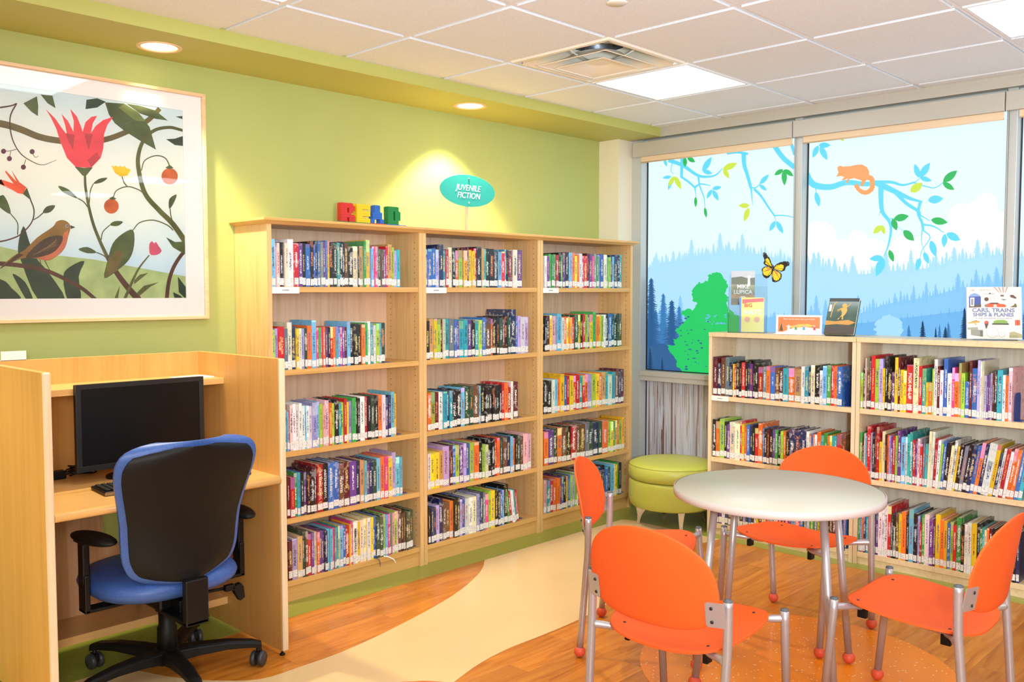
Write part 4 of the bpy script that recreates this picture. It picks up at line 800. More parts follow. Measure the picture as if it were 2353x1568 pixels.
for typ, case, row, px0, px1, s in ROWS:
    toks = s.split(); tot = sum(int(t[1])+0.25 for t in toks)
    if typ == 'T':
        z = ST[row]; f = onpl(px0, 0, 1, FY+.01)
        zz = 784-(z-CAM.z)*400
        u0 = onpl(px0, zz, 1, FY+.01).x; u1 = onpl(px1, zz, 1, FY+.01).x
        lo, hi = BX+case*WT+0.027, BX+(case+1)*WT-0.028
    else:
        z = SL[row]; u0 = -onpl(px0, 900, 0, LX+.01).y; u1 = -onpl(px1, 950, 0, LX+.01).y
        lo, hi = -LY0+case*WL+0.025, -LY0+(case+1)*WL-0.026
    u0 = max(u0, lo); u1 = min(u1, hi); un = (u1-u0)/tot; u = u0
    for i, t in enumerate(toks):
        wd = (int(t[1])+0.25)*un; h = 0.165+0.0133*int(t[2])+rb.uniform(-.004, .004)
        if row == (4 if typ == 'T' else 2): h = min(h, (ST[3]-ST[4] if typ == 'T' else SL[1]-SL[2])-0.04)
        dp = min((0.125+0.012*int(t[2])+rb.uniform(-.01, .015))*(1.0 if typ == 'T' else 1.02), 0.255)
        c = hx(BC[t[0]][1]); k = rb.uniform(.78, 1.22); c = tuple(min(0.95, max(0.004, x*k*rb.uniform(.88, 1.14))) for x in c[:3])+(1,)
        lean = 0.0
        if (typ, case, row) == ('L', 1, 1) and i > 25: lean = R(min(9, (i-25)*0.55))
        if (typ, case, row) == ('T', 1, 4) and i > 25: lean = -R(7)
        d = dict(typ=typ, case=case, row=row, i=i, u=u, w=wd-0.0006, h=h, d=dp, z=z, c=c, k=t[0], n=len(toks), lean=lean, off=rb.uniform(.004, .016) if typ == 'T' else rb.uniform(.004, .012), seed=rb.randint(2, 900), tall=int(t[2]), th=int(t[1]), L=toks[i-1][0] if i else None, Rr=toks[i+1][0] if i+1 < len(toks) else None)
        d['area'] = d['w']*h/((Vector((u+wd/2, FY, z)) if typ == 'T' else Vector((LX, -u-wd/2, z)))-CAM).length_squared*(0.75 if typ == 'T' else 1.0)
        if (typ, case, row) == ('L', 0, 2): d['area'] *= .4
        specs.append(d); u += wd
order = sorted(range(len(specs)), key=lambda q: -specs[q]['area']); own = set(order[:300])
own |= {q for q in range(len(specs)) if (specs[q]['typ'], specs[q]['case'], specs[q]['row'], specs[q]['i']) in TITLES}
while len(own) > 300:
    for q in order[:300][::-1]:
        if q in own and (specs[q]['typ'], specs[q]['case'], specs[q]['row'], specs[q]['i']) not in TITLES: own.discard(q); break
class Geo:
    def __init__(s): s.v = []; s.f = []; s.uv = []; s.m = []; s.c = []
    def box(s, b, M, col, seed, mi, spine=False, hgt=1.0, rounded=0.0, lab=False):
        x0, x1, y0, y1, z0, z1 = b; n = len(s.v)
        s.v += [M @ Vector(p) for p in ((x0, y0, z0), (x1, y0, z0), (x1, y1, z0), (x0, y1, z0), (x0, y0, z1), (x1, y0, z1), (x1, y1, z1), (x0, y1, z1))]
        for q, fr_ in (((0, 3, 2, 1), 0), ((4, 5, 6, 7), 0), ((0, 1, 5, 4), 1), ((1, 2, 6, 5), 0), ((2, 3, 7, 6), 0), ((3, 0, 4, 7), 0)):
            s.f.append([n+k for k in q]); s.m.append(mi)
            if fr_ and (spine or lab): u_ = [(seed+.02, z0/hgt), (seed+.98, z0/hgt), (seed+.98, z1/hgt), (seed+.02, z1/hgt)] if spine else [(seed, 0), (seed+1, 0), (seed+1, 1), (seed, 1)]
            else: u_ = [(seed+0.0001, .5)]*4
            s.uv += u_; s.c += [col]*4
    def mesh(s, name, mats):
        me = bpy.data.meshes.new(name); me.from_pydata([tuple(v) for v in s.v], [], s.f); me.update()
        l = me.uv_layers.new(name='spine'); l.data.foreach_set('uv', [x for p in s.uv for x in p])
        a = me.color_attributes.new('tint', 'FLOAT_COLOR', 'CORNER'); a.data.foreach_set('color', [x for p in s.c for x in p])
        me.polygons.foreach_set('material_index', s.m)
        for m in mats: me.materials.append(m)
        return me
def cover(g, d, M):
    w_, h, dp, t = d['w'], d['h'], d['d'], min(0.0026, d['w']*.16)
    g.box((0, w_, 0, .003, 0, h), M, d['c'], d['seed'], 0, True, h)
    g.box((0, t, .003, dp, 0, h), M, d['c'], d['seed'], 0); g.box((w_-t, w_, .003, dp, 0, h), M, d['c'], d['seed'], 0)
def pages(g, d, M, mi=0):
    w_, h, dp, t = d['w'], d['h'], d['d'], min(0.0026, d['w']*.16)
    g.box((t, w_-t, .0031, dp-.004, .003, h-.004), M, (.8, .74, .6, 1), 1, mi)
def sticker(g, d, M, mi=0):
    w_ = d['w']; z0 = 0.006+(d['seed'] % 7)*.0012; g.box((w_*.04, w_*.96, -.0005, -.0001, z0, z0+.030+(d['seed'] % 5)*.001), M, (1, 1, 1, 1), d['seed'], mi, lab=True)
rest = Geo(); cnt = {}
for q, d in enumerate(specs):
    if d['typ'] == 'T': loc = Vector((d['u'], FY+d['off'], d['z']+.0003)); rz = 0.0
    else: loc = Vector((LX+d['off'], -d['u'], d['z']+.0003)); rz = R(-90)
    loc.z += d['w']*math.sin(d['lean']) if d['lean'] > 0 else 0.0
    Mw = Matrix.Translation(loc) @ Matrix.Rotation(rz, 4, 'Z') @ Matrix.Rotation(d['lean'], 4, 'Y')
    if q not in own:
        cover(rest, d, Mw); pages(rest, d, Mw, 1); sticker(rest, d, Mw, 2); continue
    g = Geo(); cover(g, d, Matrix()); o = bpy.data.objects.new('library_book', g.mesh('book_cover', [M_book])); COL.objects.link(o); o.matrix_world = Mw
    g = Geo(); pages(g, d, Matrix()); c = bpy.data.objects.new('page_block', g.mesh('page_block', [M_pages])); COL.objects.link(c); c.parent = o
    g = Geo(); sticker(g, d, Matrix()); c = bpy.data.objects.new('spine_label', g.mesh('spine_label', [M_lab])); COL.objects.link(c); c.parent = o
    tt = TITLES.get((d['typ'], d['case'], d['row'], d['i']))
    if tt:
        s_, colr, fac = tt; ln_ = max(len(x) for x in s_.split('\n')); nl = s_.count('\n')+1
        avail = d['h']*0.66; size = min(d['w']*fac*(.95 if nl == 1 else .62), avail/(ln_*.62))
        text('spine_title', s_, size, frame_M((d['w']*.5, -0.0006, d['h']*.56), (0, 0, -1), (1, 0, 0)), pmat('title_ink', colr, .5), o)
    rn = (TR if d['typ'] == 'T' else LR_)[d['row']]
    nb = BC[d['k']][0]; th = 'thick' if d['w'] > .034 else ('slim' if d['w'] < .019 else 'medium')
    o['label'] = '%s %s book, %s from left on %s shelf of %s' % (th, nb, ordw(d['i']+1), rn, CASE[(d['typ'], d['case'])])
    o['category'] = 'book'; o['group'] = 'books on the %s shelf of the %s' % (rn, CASE[(d['typ'], d['case'])])
o = bpy.data.objects.new('smaller_library_books', rest.mesh('smaller_library_books', [M_book, M_pages, M_lab])); COL.objects.link(o)
tag(o, 'remaining smaller books filling the maple bookcase shelves between the larger ones', 'books', kind='stuff')
# bookends
def bookend(loc, rz, lab, foot=.05):
    bm = bm_new(); pr = [(-.045, 0), (.045, 0), (.045, .105)]+[(.025+.02*math.cos(a*math.pi/12), .105+.03*math.sin(a*math.pi/12)) for a in range(1, 7)]+[(-.025-.02*math.cos(a*math.pi/12), .105+.03*math.sin(a*math.pi/12)) for a in range(6, 0, -1)]+[(-.045, .105)]
    prism(bm, pr, lambda u, v, w: Vector((w, .06+u, v)), .0015); box(bm, 0, foot, .015, .105, 0, .0012)
    o = obj('bookend', bm, [M_bookend], bevel=0); o.location = loc; o.rotation_euler = (0, 0, rz); tag(o, lab, 'bookend', 'blue metal bookends')
for px, case, row, lab in [(921, 0, 0, 'blue metal bookend on top shelf of the bookcase beside the carrel'), (887, 0, 1, 'blue metal bookend on second shelf of the bookcase beside the carrel'), (913, 0, 2, 'blue metal bookend on third shelf of the bookcase beside the carrel'), (926, 0, 3, 'blue metal bookend on fourth shelf of the bookcase beside the carrel'), (952, 0, 4, 'blue metal bookend on bottom shelf of the bookcase beside the carrel'),
                           (1192, 1, 2, 'blue metal bookend on third shelf of the middle tall bookcase'), (1195, 1, 4, 'tall blue metal bookend on bottom shelf of the middle tall bookcase'), (1435, 2, 3, 'blue metal bookend on fourth shelf of the tall bookcase by the column'), (1428, 2, 4, 'blue metal bookend on bottom shelf of the tall bookcase by the column')]:
    z = ST[row]; x = onpl(px, 784-(z-CAM.z)*400, 1, FY+.01).x+0.002
    bookend((x, FY+.02, z+.0002), 0, lab, min(.05, BX+(case+1)*WT-.028-x))
bookend((LX+.02, onpl(1937, 940, 0, LX+.01).y-.003, SL[0]+.0002), R(-90), 'blue metal bookend at the end of the top shelf beside the ottoman', .02)
bookend((LX+.02, onpl(2326, 970, 0, LX+.01).y-.003, SL[0]+.0002), R(-90), 'blue metal bookend on the top shelf behind the round table', .03)
# ribbon markers hanging over the bottom shelf
rx = onpl(880, 1280, 1, FY).x; t = thing('bookmark_ribbon', 'white and grey ribbon bookmarks hanging over the bottom shelf edge', 'bookmark', (rx, FY, ST[4]))
for dx, k, m in ((.0, 1.0, M_white), (-.045, .55, M_cap)):
    bm = bm_new(); P = [(dx, .03, .001), (dx+.01*k, .005, .0025), (dx+.03*k, -.012, -.003), (dx+.055*k, -.018, -.02), (dx+.07*k, -.017, -.04)] if k == 1 else [(dx, .03, .001), (dx+.004, .002, .0025), (dx+.012, -.010, -.005), (dx+.018, -.012, -.03), (dx+.016, -.012, -.042)]
    P = smooth_path(P, 5); 
    for a, b in zip(P, P[1:]):
        f = bm.faces.new([bm.verts.new(a+Vector((-.002, 0, -.002))), bm.verts.new(b+Vector((-.002, 0, -.002))), bm.verts.new(b+Vector((.002, 0, .002))), bm.verts.new(a+Vector((.002, 0, .002)))])
    so = obj('ribbon', bm, [m], t); md = so.modifiers.new('t', 'SOLIDIFY'); md.thickness = .0006
# ================================================================ things on the tall bookcases
TZ = 1.8062
sg = thing('shelf_sign', 'teal oval sign on a metal post reading JUVENILE FICTION', 'sign', (1.613, -0.20, TZ))
bm = bm_new(); lathe(bm, [(0.0, 0), (0.028, 0), (0.028, 0.004), (0.0, 0.006)], seg=24); obj('sign_base', bm, [M_silver], sg)
bm = bm_new(); tube(bm, [(0, 0.010, 0.004), (0, 0.010, 0.318)], 0.0095, 16); obj('sign_post', bm, [pmat('satin_post', '#BFAFAA', .4, .2)], sg)
el = [(0.2115*math.cos(a*math.pi/36), 0.231+0.0895*math.sin(a*math.pi/36)) for a in range(72)]
bm = bm_new(); prism(bm, el, lambda u, v, w_: Vector((u, -0.006+w_, v)), 0.005); pn = obj('sign_panel', bm, [M_teal], sg, bevel=0.001)
Mlet = pmat('white_sign_lettering', '#F2F7F4', .5)
text('sign_lettering', 'JUVENILE', 0.046, TOLEFT((0.0, -0.0066, 0.246)), Mlet, pn, shear=0.22, extrude=.0004)
text('sign_lettering', 'FICTION', 0.046, TOLEFT((0.002, -0.0066, 0.203)), Mlet, pn, shear=0.22, extrude=.0004)
for z in (0.300, 0.163):
    bm = bm_new(); lathe(bm, [(0, 0), (.0055, 0), (.0055, .003), (.003, .0055), (0, .006)], M=Matrix.Translation((0.004, -0.006, z)) @ Matrix.Rotation(R(90), 4, 'X'), seg=14); obj('sign_bolt', bm, [M_chrome], sg)
rd = thing('toy_brick_word', 'toy brick letters spelling READ on top of the bookcase', 'toy brick letters', (onpl(766, 512, 1, -0.262).x, -0.262, TZ))
GL = {'R': ["XXXXXX.", "XXXXXXX", "XXX.XXX", "XXX.XX.", "XXXXX..", "XXXXXXX", "XXX.XXX", "XXX.XXX"], 'E': ["XXXXXXX", "XXXXXXX", "XXX....", "XXXXXXX", "XXXXXXX", "XXX....", "XXXXXXX", "XXXXXXX"],
      'A': ["..XXX..", "..XXX..", "..XXX..", ".XXXXX.", ".XXXXX.", ".XXXXX.", "XX...XX", "XX...XX"], 'D': ["XXXXXX.", "XXXXXX.", "XXX.XXX", "XXX.XXX", "XXX.XXX", "XXX.XXX", "XXXXXX.", "XXXXXX."]}
BCOL = {'R': pmat('red_brick_plastic', '#CF2A20', .3), 'E': pmat('yellow_brick_plastic', '#F5C713', .3), 'A': pmat('blue_brick_plastic', '#2765BE', .3), 'D': pmat('green_brick_plastic', '#17813B', .3)}
cwd, chh, dpt = 0.0118, 0.0115, 0.034
for L_, x0, col_ in (('R', 0.035, 'red'), ('E', 0.128, 'yellow'), ('A', 0.214, 'blue'), ('D', 0.322, 'green')):
    bm = bm_new(); g_ = GL[L_]; n = len(g_)
    for r_, row in enumerate(g_):
        c_ = 0
        while c_ < 7:
            if row[c_] == 'X':
                e = c_
                while e < 7 and row[e] == 'X': e += 1
                z0 = 0.0045+(n-1-r_)*chh; box(bm, x0+c_*cwd, x0+e*cwd, -dpt/2, dpt/2, z0+.0002, z0+chh-.0002)
                for k in range(c_, e):
                    if r_ == 0 or g_[r_-1][k] != 'X':
                        for yy in (-.009, .009): lathe(bm, [(.0038, 0), (.0038, .0028)], (x0+(k+.5)*cwd, yy, z0+chh-.0003), 10)
                c_ = e
            else: c_ += 1
    bl = obj('brick_letter', bm, [BCOL[L_]], rd); bl['label'] = '%s brick letter %s' % (col_, L_)
for x0, x1, m_ in ((0.0, 0.195, 'D'), (0.195, 0.30, 'R'), (0.30, 0.43, 'A')):
    bm = bm_new(); box(bm, x0, x1-.0005, -.035, .035, 0, .0042)
    x = x0+.006
    while x < x1-.004:
        for y in (-.028, .028): lathe(bm, [(.003, 0), (.003, .002)], (x, y, .0042), 8)
        x += .0118
    obj('brick_baseplate', bm, [BCOL[m_]], rd)

# ================================================================ study carrel
ca = thing('study_carrel', 'maple study carrel with a raised shelf, open at the front', 'desk', (0, 0, 0))
CB = -0.143; CF = -0.83; CH = 1.204
for x0, x1 in ((-0.878, -0.852), (0.0, 0.026)):
    bm = bm_new(); box(bm, x0, x1, CF+0.014, CB, 0.022, CH); p_ = obj('side_panel', bm, [M_carrel], ca, bevel=0.001)
    bm = bm_new(); box(bm, x0-0.0005, x1+0.0005, CF, CF+0.0138, 0.022, CH+0.0005, bev=0.0065, seg=4); obj('edge_strip', bm, [M_lmaple], p_)
    for y in (CF+0.03, CB-0.03):
        bm = bm_new(); lathe(bm, [(0.011, 0), (0.011, 0.006), (0.005, 0.008), (0.005, 0.022)], (0.5*(x0+x1), y, 0), 14); obj('levelling_foot', bm, [M_black], p_)
bm = bm_new(); box(bm, -0.852, 0.0, CB-0.02, CB, 0.735, CH); obj('upper_back_panel', bm, [M_carrel], ca, bevel=0.001)
bm = bm_new()
for a in ((-0.852, -0.435, 0.115, 0.705), (-0.32, 0.0, 0.115, 0.705), (-0.435, -0.32, 0.115, 0.41), (-0.435, -0.32, 0.61, 0.705)): box(bm, a[0], a[1], CB-0.02, CB, a[2], a[3])
obj('lower_back_panel', bm, [M_carrel_d], ca)
bm = bm_new(); box(bm, -0.852, 0.0, CF+0.012, CB-0.02, 0.703, 0.735); tube(bm, [(-0.852, CF+0.012, 0.719), (0.0, CF+0.012, 0.719)], 0.016, 18); obj('desktop', bm, [M_carrel_h], ca)
bm = bm_new(); box(bm, -0.852, 0.0, -0.388, CB-0.02, 1.075, 1.101); obj('upper_shelf', bm, [M_carrel_h], ca, bevel=0.0015)
bm = bm_new(); box(bm, -0.852, 0.0, -0.388, CB-0.02, 0.115, 0.147); obj('foot_shelf', bm, [M_carrel_h], ca, bevel=0.0015)
# papers
bm = bm_new(); box(bm, 0, 0.15, 0, 0.105, 0, 0.004, bev=.0006); tag(obj('paper_pad', bm, [M_white], loc=(-0.165, -0.345, 1.1013), rot=(0, 0, R(4))), 'white paper pad lying on the raised carrel shelf', 'paper')
bm = bm_new(); box(bm, 0, 0.09, 0, 0.0015, 0, 0.036); box(bm, 0.0, 0.09, 0.0, 0.020, 0, 0.0015); tag(obj('folded_card', bm, [M_white], loc=(-0.80, -0.163, CH+0.0004), rot=(0, 0, 0)), 'small folded white card on the carrel back corner', 'card')
# monitor
mo = thing('computer_monitor', 'black flat computer monitor switched off in the carrel', 'computer monitor', (-0.370, -0.41, 0.7352))
Mscr = pmat('dark_screen', '#050506', .35, spec=.3)
bm = bm_new(); box(bm, -0.256, 0.256, -0.012, 0.014, 0.048, 0.381, bev=.004); 
obj('monitor_case', bm, [M_black], mo)
bm = bm_new()
for a in ((-0.257, 0.257, 0.047, 0.069), (-0.257, 0.257, 0.363, 0.382), (-0.257, -0.238, 0.069, 0.363), (0.238, 0.257, 0.069, 0.363)): box(bm, a[0], a[1], -0.0165, -0.011, a[2], a[3], bev=.001)
obj('bezel', bm, [pmat('bezel_black', '#1D1E20', .35)], mo)
bm = bm_new(); box(bm, -0.2385, 0.2385, -0.0140, -0.0122, 0.0685, 0.3635); obj('screen', bm, [Mscr], mo)
bm = bm_new(); box(bm, -0.045, 0.045, 0.015, 0.045, 0.012, 0.21, bev=.006); obj('stand', bm, [M_black], mo)
bm = bm_new(); prism(bm, [(0.13*math.cos(a*math.pi/18), 0.03+0.085*math.sin(a*math.pi/18)) for a in range(36)], lambda u, v, w_: Vector((u, v, w_)), 0.012); obj('base', bm, [M_black], mo, bevel=.002)
# keyboard and mouse
kb = thing('keyboard', 'black computer keyboard on the carrel desk behind the blue chair', 'keyboard', (-0.405, -0.625, 0.7352), R(-4))
bm = bm_new(); box(bm, -0.222, 0.222, -0.078, 0.078, 0.001, 0.014, bev=.004); obj('keyboard_body', bm, [M_black], kb)
bm = bm_new(); box(bm, -0.222, 0.222, -0.0795, -0.0785, 0.002, 0.012); obj('front_trim', bm, [pmat('bronze_trim', '#9A7C58', .35, .3)], kb)
bm = bm_new()
for r_ in range(6):
    for c_ in range(21):
        x = -0.212+c_*0.0203; y = 0.062-r_*0.0215
        box(bm, x, x+.017, y-.016, y, .0135, .0205, M=None, bev=.0015, seg=1)
obj('keys', bm, [M_blackm], kb)
ms = thing('computer_mouse', 'black mouse on the carrel desk right of the keyboard', 'computer mouse', (-0.078, -0.66, 0.7352))
bm = bm_new()
bmesh.ops.create_uvsphere(bm, u_segments=24, v_segments=12, radius=1, matrix=Matrix.Translation((0, 0, .004)) @ Matrix.Diagonal((.031, .055, .033, 1)))
bmesh.ops.bisect_plane(bm, geom=bm.verts[:]+bm.edges[:]+bm.faces[:], plane_co=(0, 0, 0), plane_no=(0, 0, -1), clear_outer=True)
obj('mouse_body', bm, [M_black], ms, smooth=True)
bm = bm_new(); lathe(bm, [(0, 0), (.0045, .0), (.0045, .004), (0, .004)], M=Matrix.Translation((-.002, .03, .031)) @ Matrix.Rotation(R(90), 4, 'Y'), seg=12); obj('scroll_wheel', bm, [M_cap], ms)
# cables
rc = random.Random(3); cb = thing('cable_bundle', 'coiled black cables and power adapter behind the monitor', 'cables', (-0.545, -0.240, 0.7385))
bm = bm_new()
for q in range(9):
    r_ = 0.035+rc.uniform(-.008, .012); P = [(rc.uniform(-.004, .004)+r_*1.3*math.cos(a*math.pi/8), rc.uniform(-.004, .004)+r_*.6*math.sin(a*math.pi/8), .006+q*.0042+.004*math.sin(a*.7+q)) for a in range(17)]
    tube(bm, smooth_path(P, 3), .0028, 8)
obj('coiled_cable', bm, [M_black], cb)
bm = bm_new(); box(bm, -.115, -.062, -.02, .02, -.003, .029, bev=.004); obj('power_adapter', bm, [M_black], cb)
bm = bm_new()
tube(bm, smooth_path([(-0.345, -0.185, 0.700), (-0.35, -0.20, 0.55), (-0.36, -0.21, 0.42), (-0.33, -0.20, 0.20)], 8), 0.004, 8); tube(bm, smooth_path([(-0.40, -0.185, 0.700), (-0.38, -0.22, 0.60), (-0.34, -0.24, 0.56), (-0.28, -0.21, 0.46), (-0.25, -0.19, 0.150)], 8), 0.0035, 8)
tag(obj('desk_cable', bm, [pmat('grey_cable', '#B5B2AE', .5)]), 'pale cables hanging under the carrel desktop', 'cable')
bm = bm_new(); tube(bm, smooth_path([(-0.305, -0.19, 0.701), (-0.305, -0.20, 0.5), (-0.31, -0.19, 0.3), (-0.30, -0.18, 0.150)], 8), 0.011, 12); tag(obj('cable_sleeve', bm, [M_black]), 'thick black cable sleeve under the carrel desktop', 'cable')

# ================================================================ blue swivel chair (local: x right, y forward)
oc = thing('office_chair', 'blue and black swivel chair drawn up to the carrel', 'office chair', (-0.41, -0.68, 0))
HW = [(.440, .07), (.445, .10), (.455, .13), (.475, .165), (.50, .185), (.54, .198), (.60, .202), (.66, .207), (.72, .219), (.78, .234), (.83, .244), (.87, .243), (.895, .228), (.912, .208), (.924, .175), (.931, .14), (.934, .10)]
def hwf(z):
    for (a, b), (c, d) in zip(HW, HW[1:]):
        if a <= z <= c: return b+(d-b)*(z-a)/(c-a)
    return 0.02
def back_y(z, s): return -.262-.10*(z-.62)+(.045*math.cos((z-.60)*7.5)-.03)*.6+.055*s*s
def pillow(z0, z1, grow, yoff, th, expo, ns=22, nz=28):
    bm = bm_new(); F_, B_ = [], []
    for i in range(nz+1):
        t = -math.cos(math.pi*i/nz); zc = (z0+z1)/2+(z1-z0)/2*t; zz = .4405+(.9335-.4405)*(t+1)/2; hw = (hwf(zz)+grow)
        fr_, bk = [], []
        for j in range(ns+1):
            s = math.sin(math.pi/2*(-1+2*j/ns)); k = max(0.0, (1-abs(s)**expo))*max(0.0, (1-abs(t)**(expo*1.5)))
            y = back_y(zc, s)+yoff; h_ = th*(k**.5)
            fr_.append(bm.verts.new((s*hw, y+h_, zc))); bk.append(bm.verts.new((s*hw, y-.002, zc)))
        F_.append(fr_); B_.append(bk)
    for i in range(nz):
        for j in range(ns):
            for G, rv in ((F_, 0), (B_, 1)):
                f = bm.faces.new([G[i][j], G[i][j+1], G[i+1][j+1], G[i+1][j]][::(-1 if rv else 1)]); f.smooth = True
    for i in range(nz):
        for j in (0, ns): f = bm.faces.new([F_[i][j], F_[i+1][j], B_[i+1][j], B_[i][j]]); f.smooth = True
    for j in range(ns):
        for i in (0, nz): f = bm.faces.new([F_[i][j], F_[i][j+1], B_[i][j+1], B_[i][j]]); f.smooth = True
    return bm
obj('back_cushion', pillow(.432, .952, .020, .012, .070, 5), [M_blue], oc, loc=(-.022, 0, 0))
obj('back_shell', pillow(.440, .934, .0, -.004, .020, 9), [M_blackm], oc, loc=(-.022, 0, 0))
def disc_pillow(cx, cy, ax, ay, z0, z1, e=2.7, n=48, m=10):
    bm = bm_new(); rings = []
    for i in range(m+1):
        t = math.pi*i/m; z = (z0+z1)/2-(z1-z0)/2*math.cos(t); k = math.sin(t)**.42 if 0 < i < m else 0.02
        rings.append([bm.verts.new((cx+ax*k*math.copysign(abs(math.cos(a))**(2/e), math.cos(a)), cy+ay*k*math.copysign(abs(math.sin(a))**(2/e), math.sin(a)), z)) for a in [2*math.pi*(j+.5)/n for j in range(n)]])
    for i in range(m):
        for j in range(n): f = bm.faces.new([rings[i][j], rings[i][(j+1) % n], rings[i+1][(j+1) % n], rings[i+1][j]]); f.smooth = True
    bm.faces.new(rings[0][::-1]); bm.faces.new(rings[-1]); return bm
obj('seat', disc_pillow(-.014, 0.030, .270, .255, .350, .458), [M_blue], oc)
bm = bm_new(); box(bm, -.065, .022, -.292, -.262, .285, .452, bev=.006); box(bm, -.065, .022, -.292, -.04, .285, .303, bev=.005); obj('back_support', bm, [M_black], oc)
bm = bm_new(); box(bm, -.075, .075, -.10, .12, .295, .352, bev=.012); box(bm, -.20, .20, -.03, .05, .338, .352, bev=.003); box(bm, -.03, .03, -.17, -.09, .30, .345, bev=.004); obj('tilt_mechanism', bm, [M_black], oc)
bm = bm_new(); lathe(bm, [(.0, .085), (.038, .085), (.036, .20), (.030, .21), (.030, .30), (0, .30)], seg=28); obj('gas_column', bm, [M_blackm], oc)
bm = bm_new(); tube(bm, [(.07, -.08, .325), (.19, -.10, .325)], .006, 10); box(bm, .185, .225, -.112, -.088, .312, .336, bev=.004); bm2 = [(0, 0), (.035, .008), (.045, -.005), (.05, -.05), (.03, -.06), (.012, -.03)]
prism(bm, bm2, lambda u, v, w_: Vector((.215+u, -.112+w_, .325+v)), .024); obj('lever', bm, [M_black], oc)
for s in (-1, 1):
    bm = bm_new()
    box(bm, min(s*.16, s*.310), max(s*.16, s*.310), -.035, .025, .333, .346, bev=.003); box(bm, min(s*.290, s*.310), max(s*.290, s*.310), -.035, .025, .333, .47, bev=.004); box(bm, min(s*.287, s*.313), max(s*.287, s*.313), -.028, .018, .44, .588, bev=.005)
    box(bm, min(s*.262, s*.315), max(s*.262, s*.315), -.05, .05, .580, .592, bev=.003)
    ar = obj('armrest', bm, [M_black], oc)
    bm = bm_new(); bmesh.ops.create_uvsphere(bm, u_segments=24, v_segments=12, radius=1, matrix=Matrix.Translation((s*.280, -.045, .602)) @ Matrix.Rotation(R(-8*s), 4, 'Z') @ Matrix.Diagonal((.048, .130, .020, 1)))
    obj('arm_pad', bm, [M_blackm], ar, smooth=True)
bm = bm_new(); lathe(bm, [(.0, .062), (.045, .062), (.052, .075), (.050, .115), (.036, .125), (0, .125)], seg=28)
for k in range(5):
    a = R(-26+72*k); d_ = Vector((math.cos(a), math.sin(a), 0)); n_ = Vector((-d_.y, d_.x, 0)); secs = []
    for r_, z0, z1, hw in ((.03, .070, .118, .034), (.12, .082, .122, .029), (.22, .088, .120, .025), (.31, .082, .108, .021), (.345, .072, .096, .017)):
        c0 = d_*r_; secs.append([bm.verts.new(c0+n_*hw*q+Vector((0, 0, z))) for q, z in ((-1, z0), (1, z0), (1, z1-.008), (.65, z1), (-.65, z1), (-1, z1-.008))])
    for i in range(len(secs)-1):
        for j in range(6): bm.faces.new([secs[i][j], secs[i][(j+1) % 6], secs[i+1][(j+1) % 6], secs[i+1][j]])
    bm.faces.new(secs[0]); bm.faces.new(secs[-1])
sb = obj('star_base', bm, [M_blackm], oc, bevel=.002)
for k in range(5):
    a = R(-26+72*k); yaw = [R(35), R(80), R(100), R(10), R(150)][k]
    M_ = Matrix.Translation((.333*math.cos(a), .333*math.sin(a), 0)) @ Matrix.Rotation(yaw, 4, 'Z')
    bm = bm_new(); tube(bm, [M_ @ Vector((0, 0, .045)), M_ @ Vector((0, 0, .080))], .008, 10, 0); box(bm, -.022, .022, -.007, .007, .028, .060, 0, M_, bev=.003)
    for s in (-1, 1):
        lathe(bm, [(.0, 0), (.026, 0), (.030, .003), (.030, .014), (.026, .018), (.0, .018)], M=M_ @ Matrix.Translation((0, s*.016-.009, .0302)) @ Matrix.Rotation(R(-90), 4, 'X'), seg=24, mi=1)
    obj('caster', bm, [M_black, pmat('grey_caster_wheel', '#3A3B3E', .4)], oc)

# ================================================================ round table
tb = thing('round_table', 'low round table with pale grey top and four grey tube legs', 'table', (1.208, -2.333, 0), -0.467)
bm = bm_new(); lathe(bm, [(0, .696), (.376, .696), (.381, .699), (.381, .721), (.379, .724), (0, .724)], seg=96)
bm.faces.ensure_lookup_table()
tt_ = obj('tabletop', bm, [M_tabletop], tb)
bm = bm_new(); n = 96; rg = [[bm.verts.new((r_*math.cos(2*math.pi*k/n), r_*math.sin(2*math.pi*k/n), z)) for k in range(n)] for r_, z in ((.3805, .6955), (.3855, .697), (.3862, .710), (.3855, .7225), (.3808, .7245))]
for i in range(4):
    for k in range(n): bm.faces.new([rg[i][k], rg[i][(k+1) % n], rg[i+1][(k+1) % n], rg[i+1][k]]).smooth = True
obj('edge_band', bm, [M_tableedge], tt_)
for k in range(4):
    a = k*math.pi/2; c, s = math.cos(a), math.sin(a)
    bm = bm_new(); tube(bm, [(c*.268, s*.268, .6955), (c*.345, s*.345, .035)], .0140, 20); tube(bm, [(c*.268, s*.268, .688), (c*.268, s*.268, .6955)], .027, 20)
    lg = obj('leg', bm, [M_silver], tb)
    bm = bm_new(); bmesh.ops.create_uvsphere(bm, u_segments=24, v_segments=16, radius=.0240, matrix=Matrix.Translation((c*.3465, s*.3465, .0240+.0014))); obj('ball_foot', bm, [M_ball], lg, smooth=True)

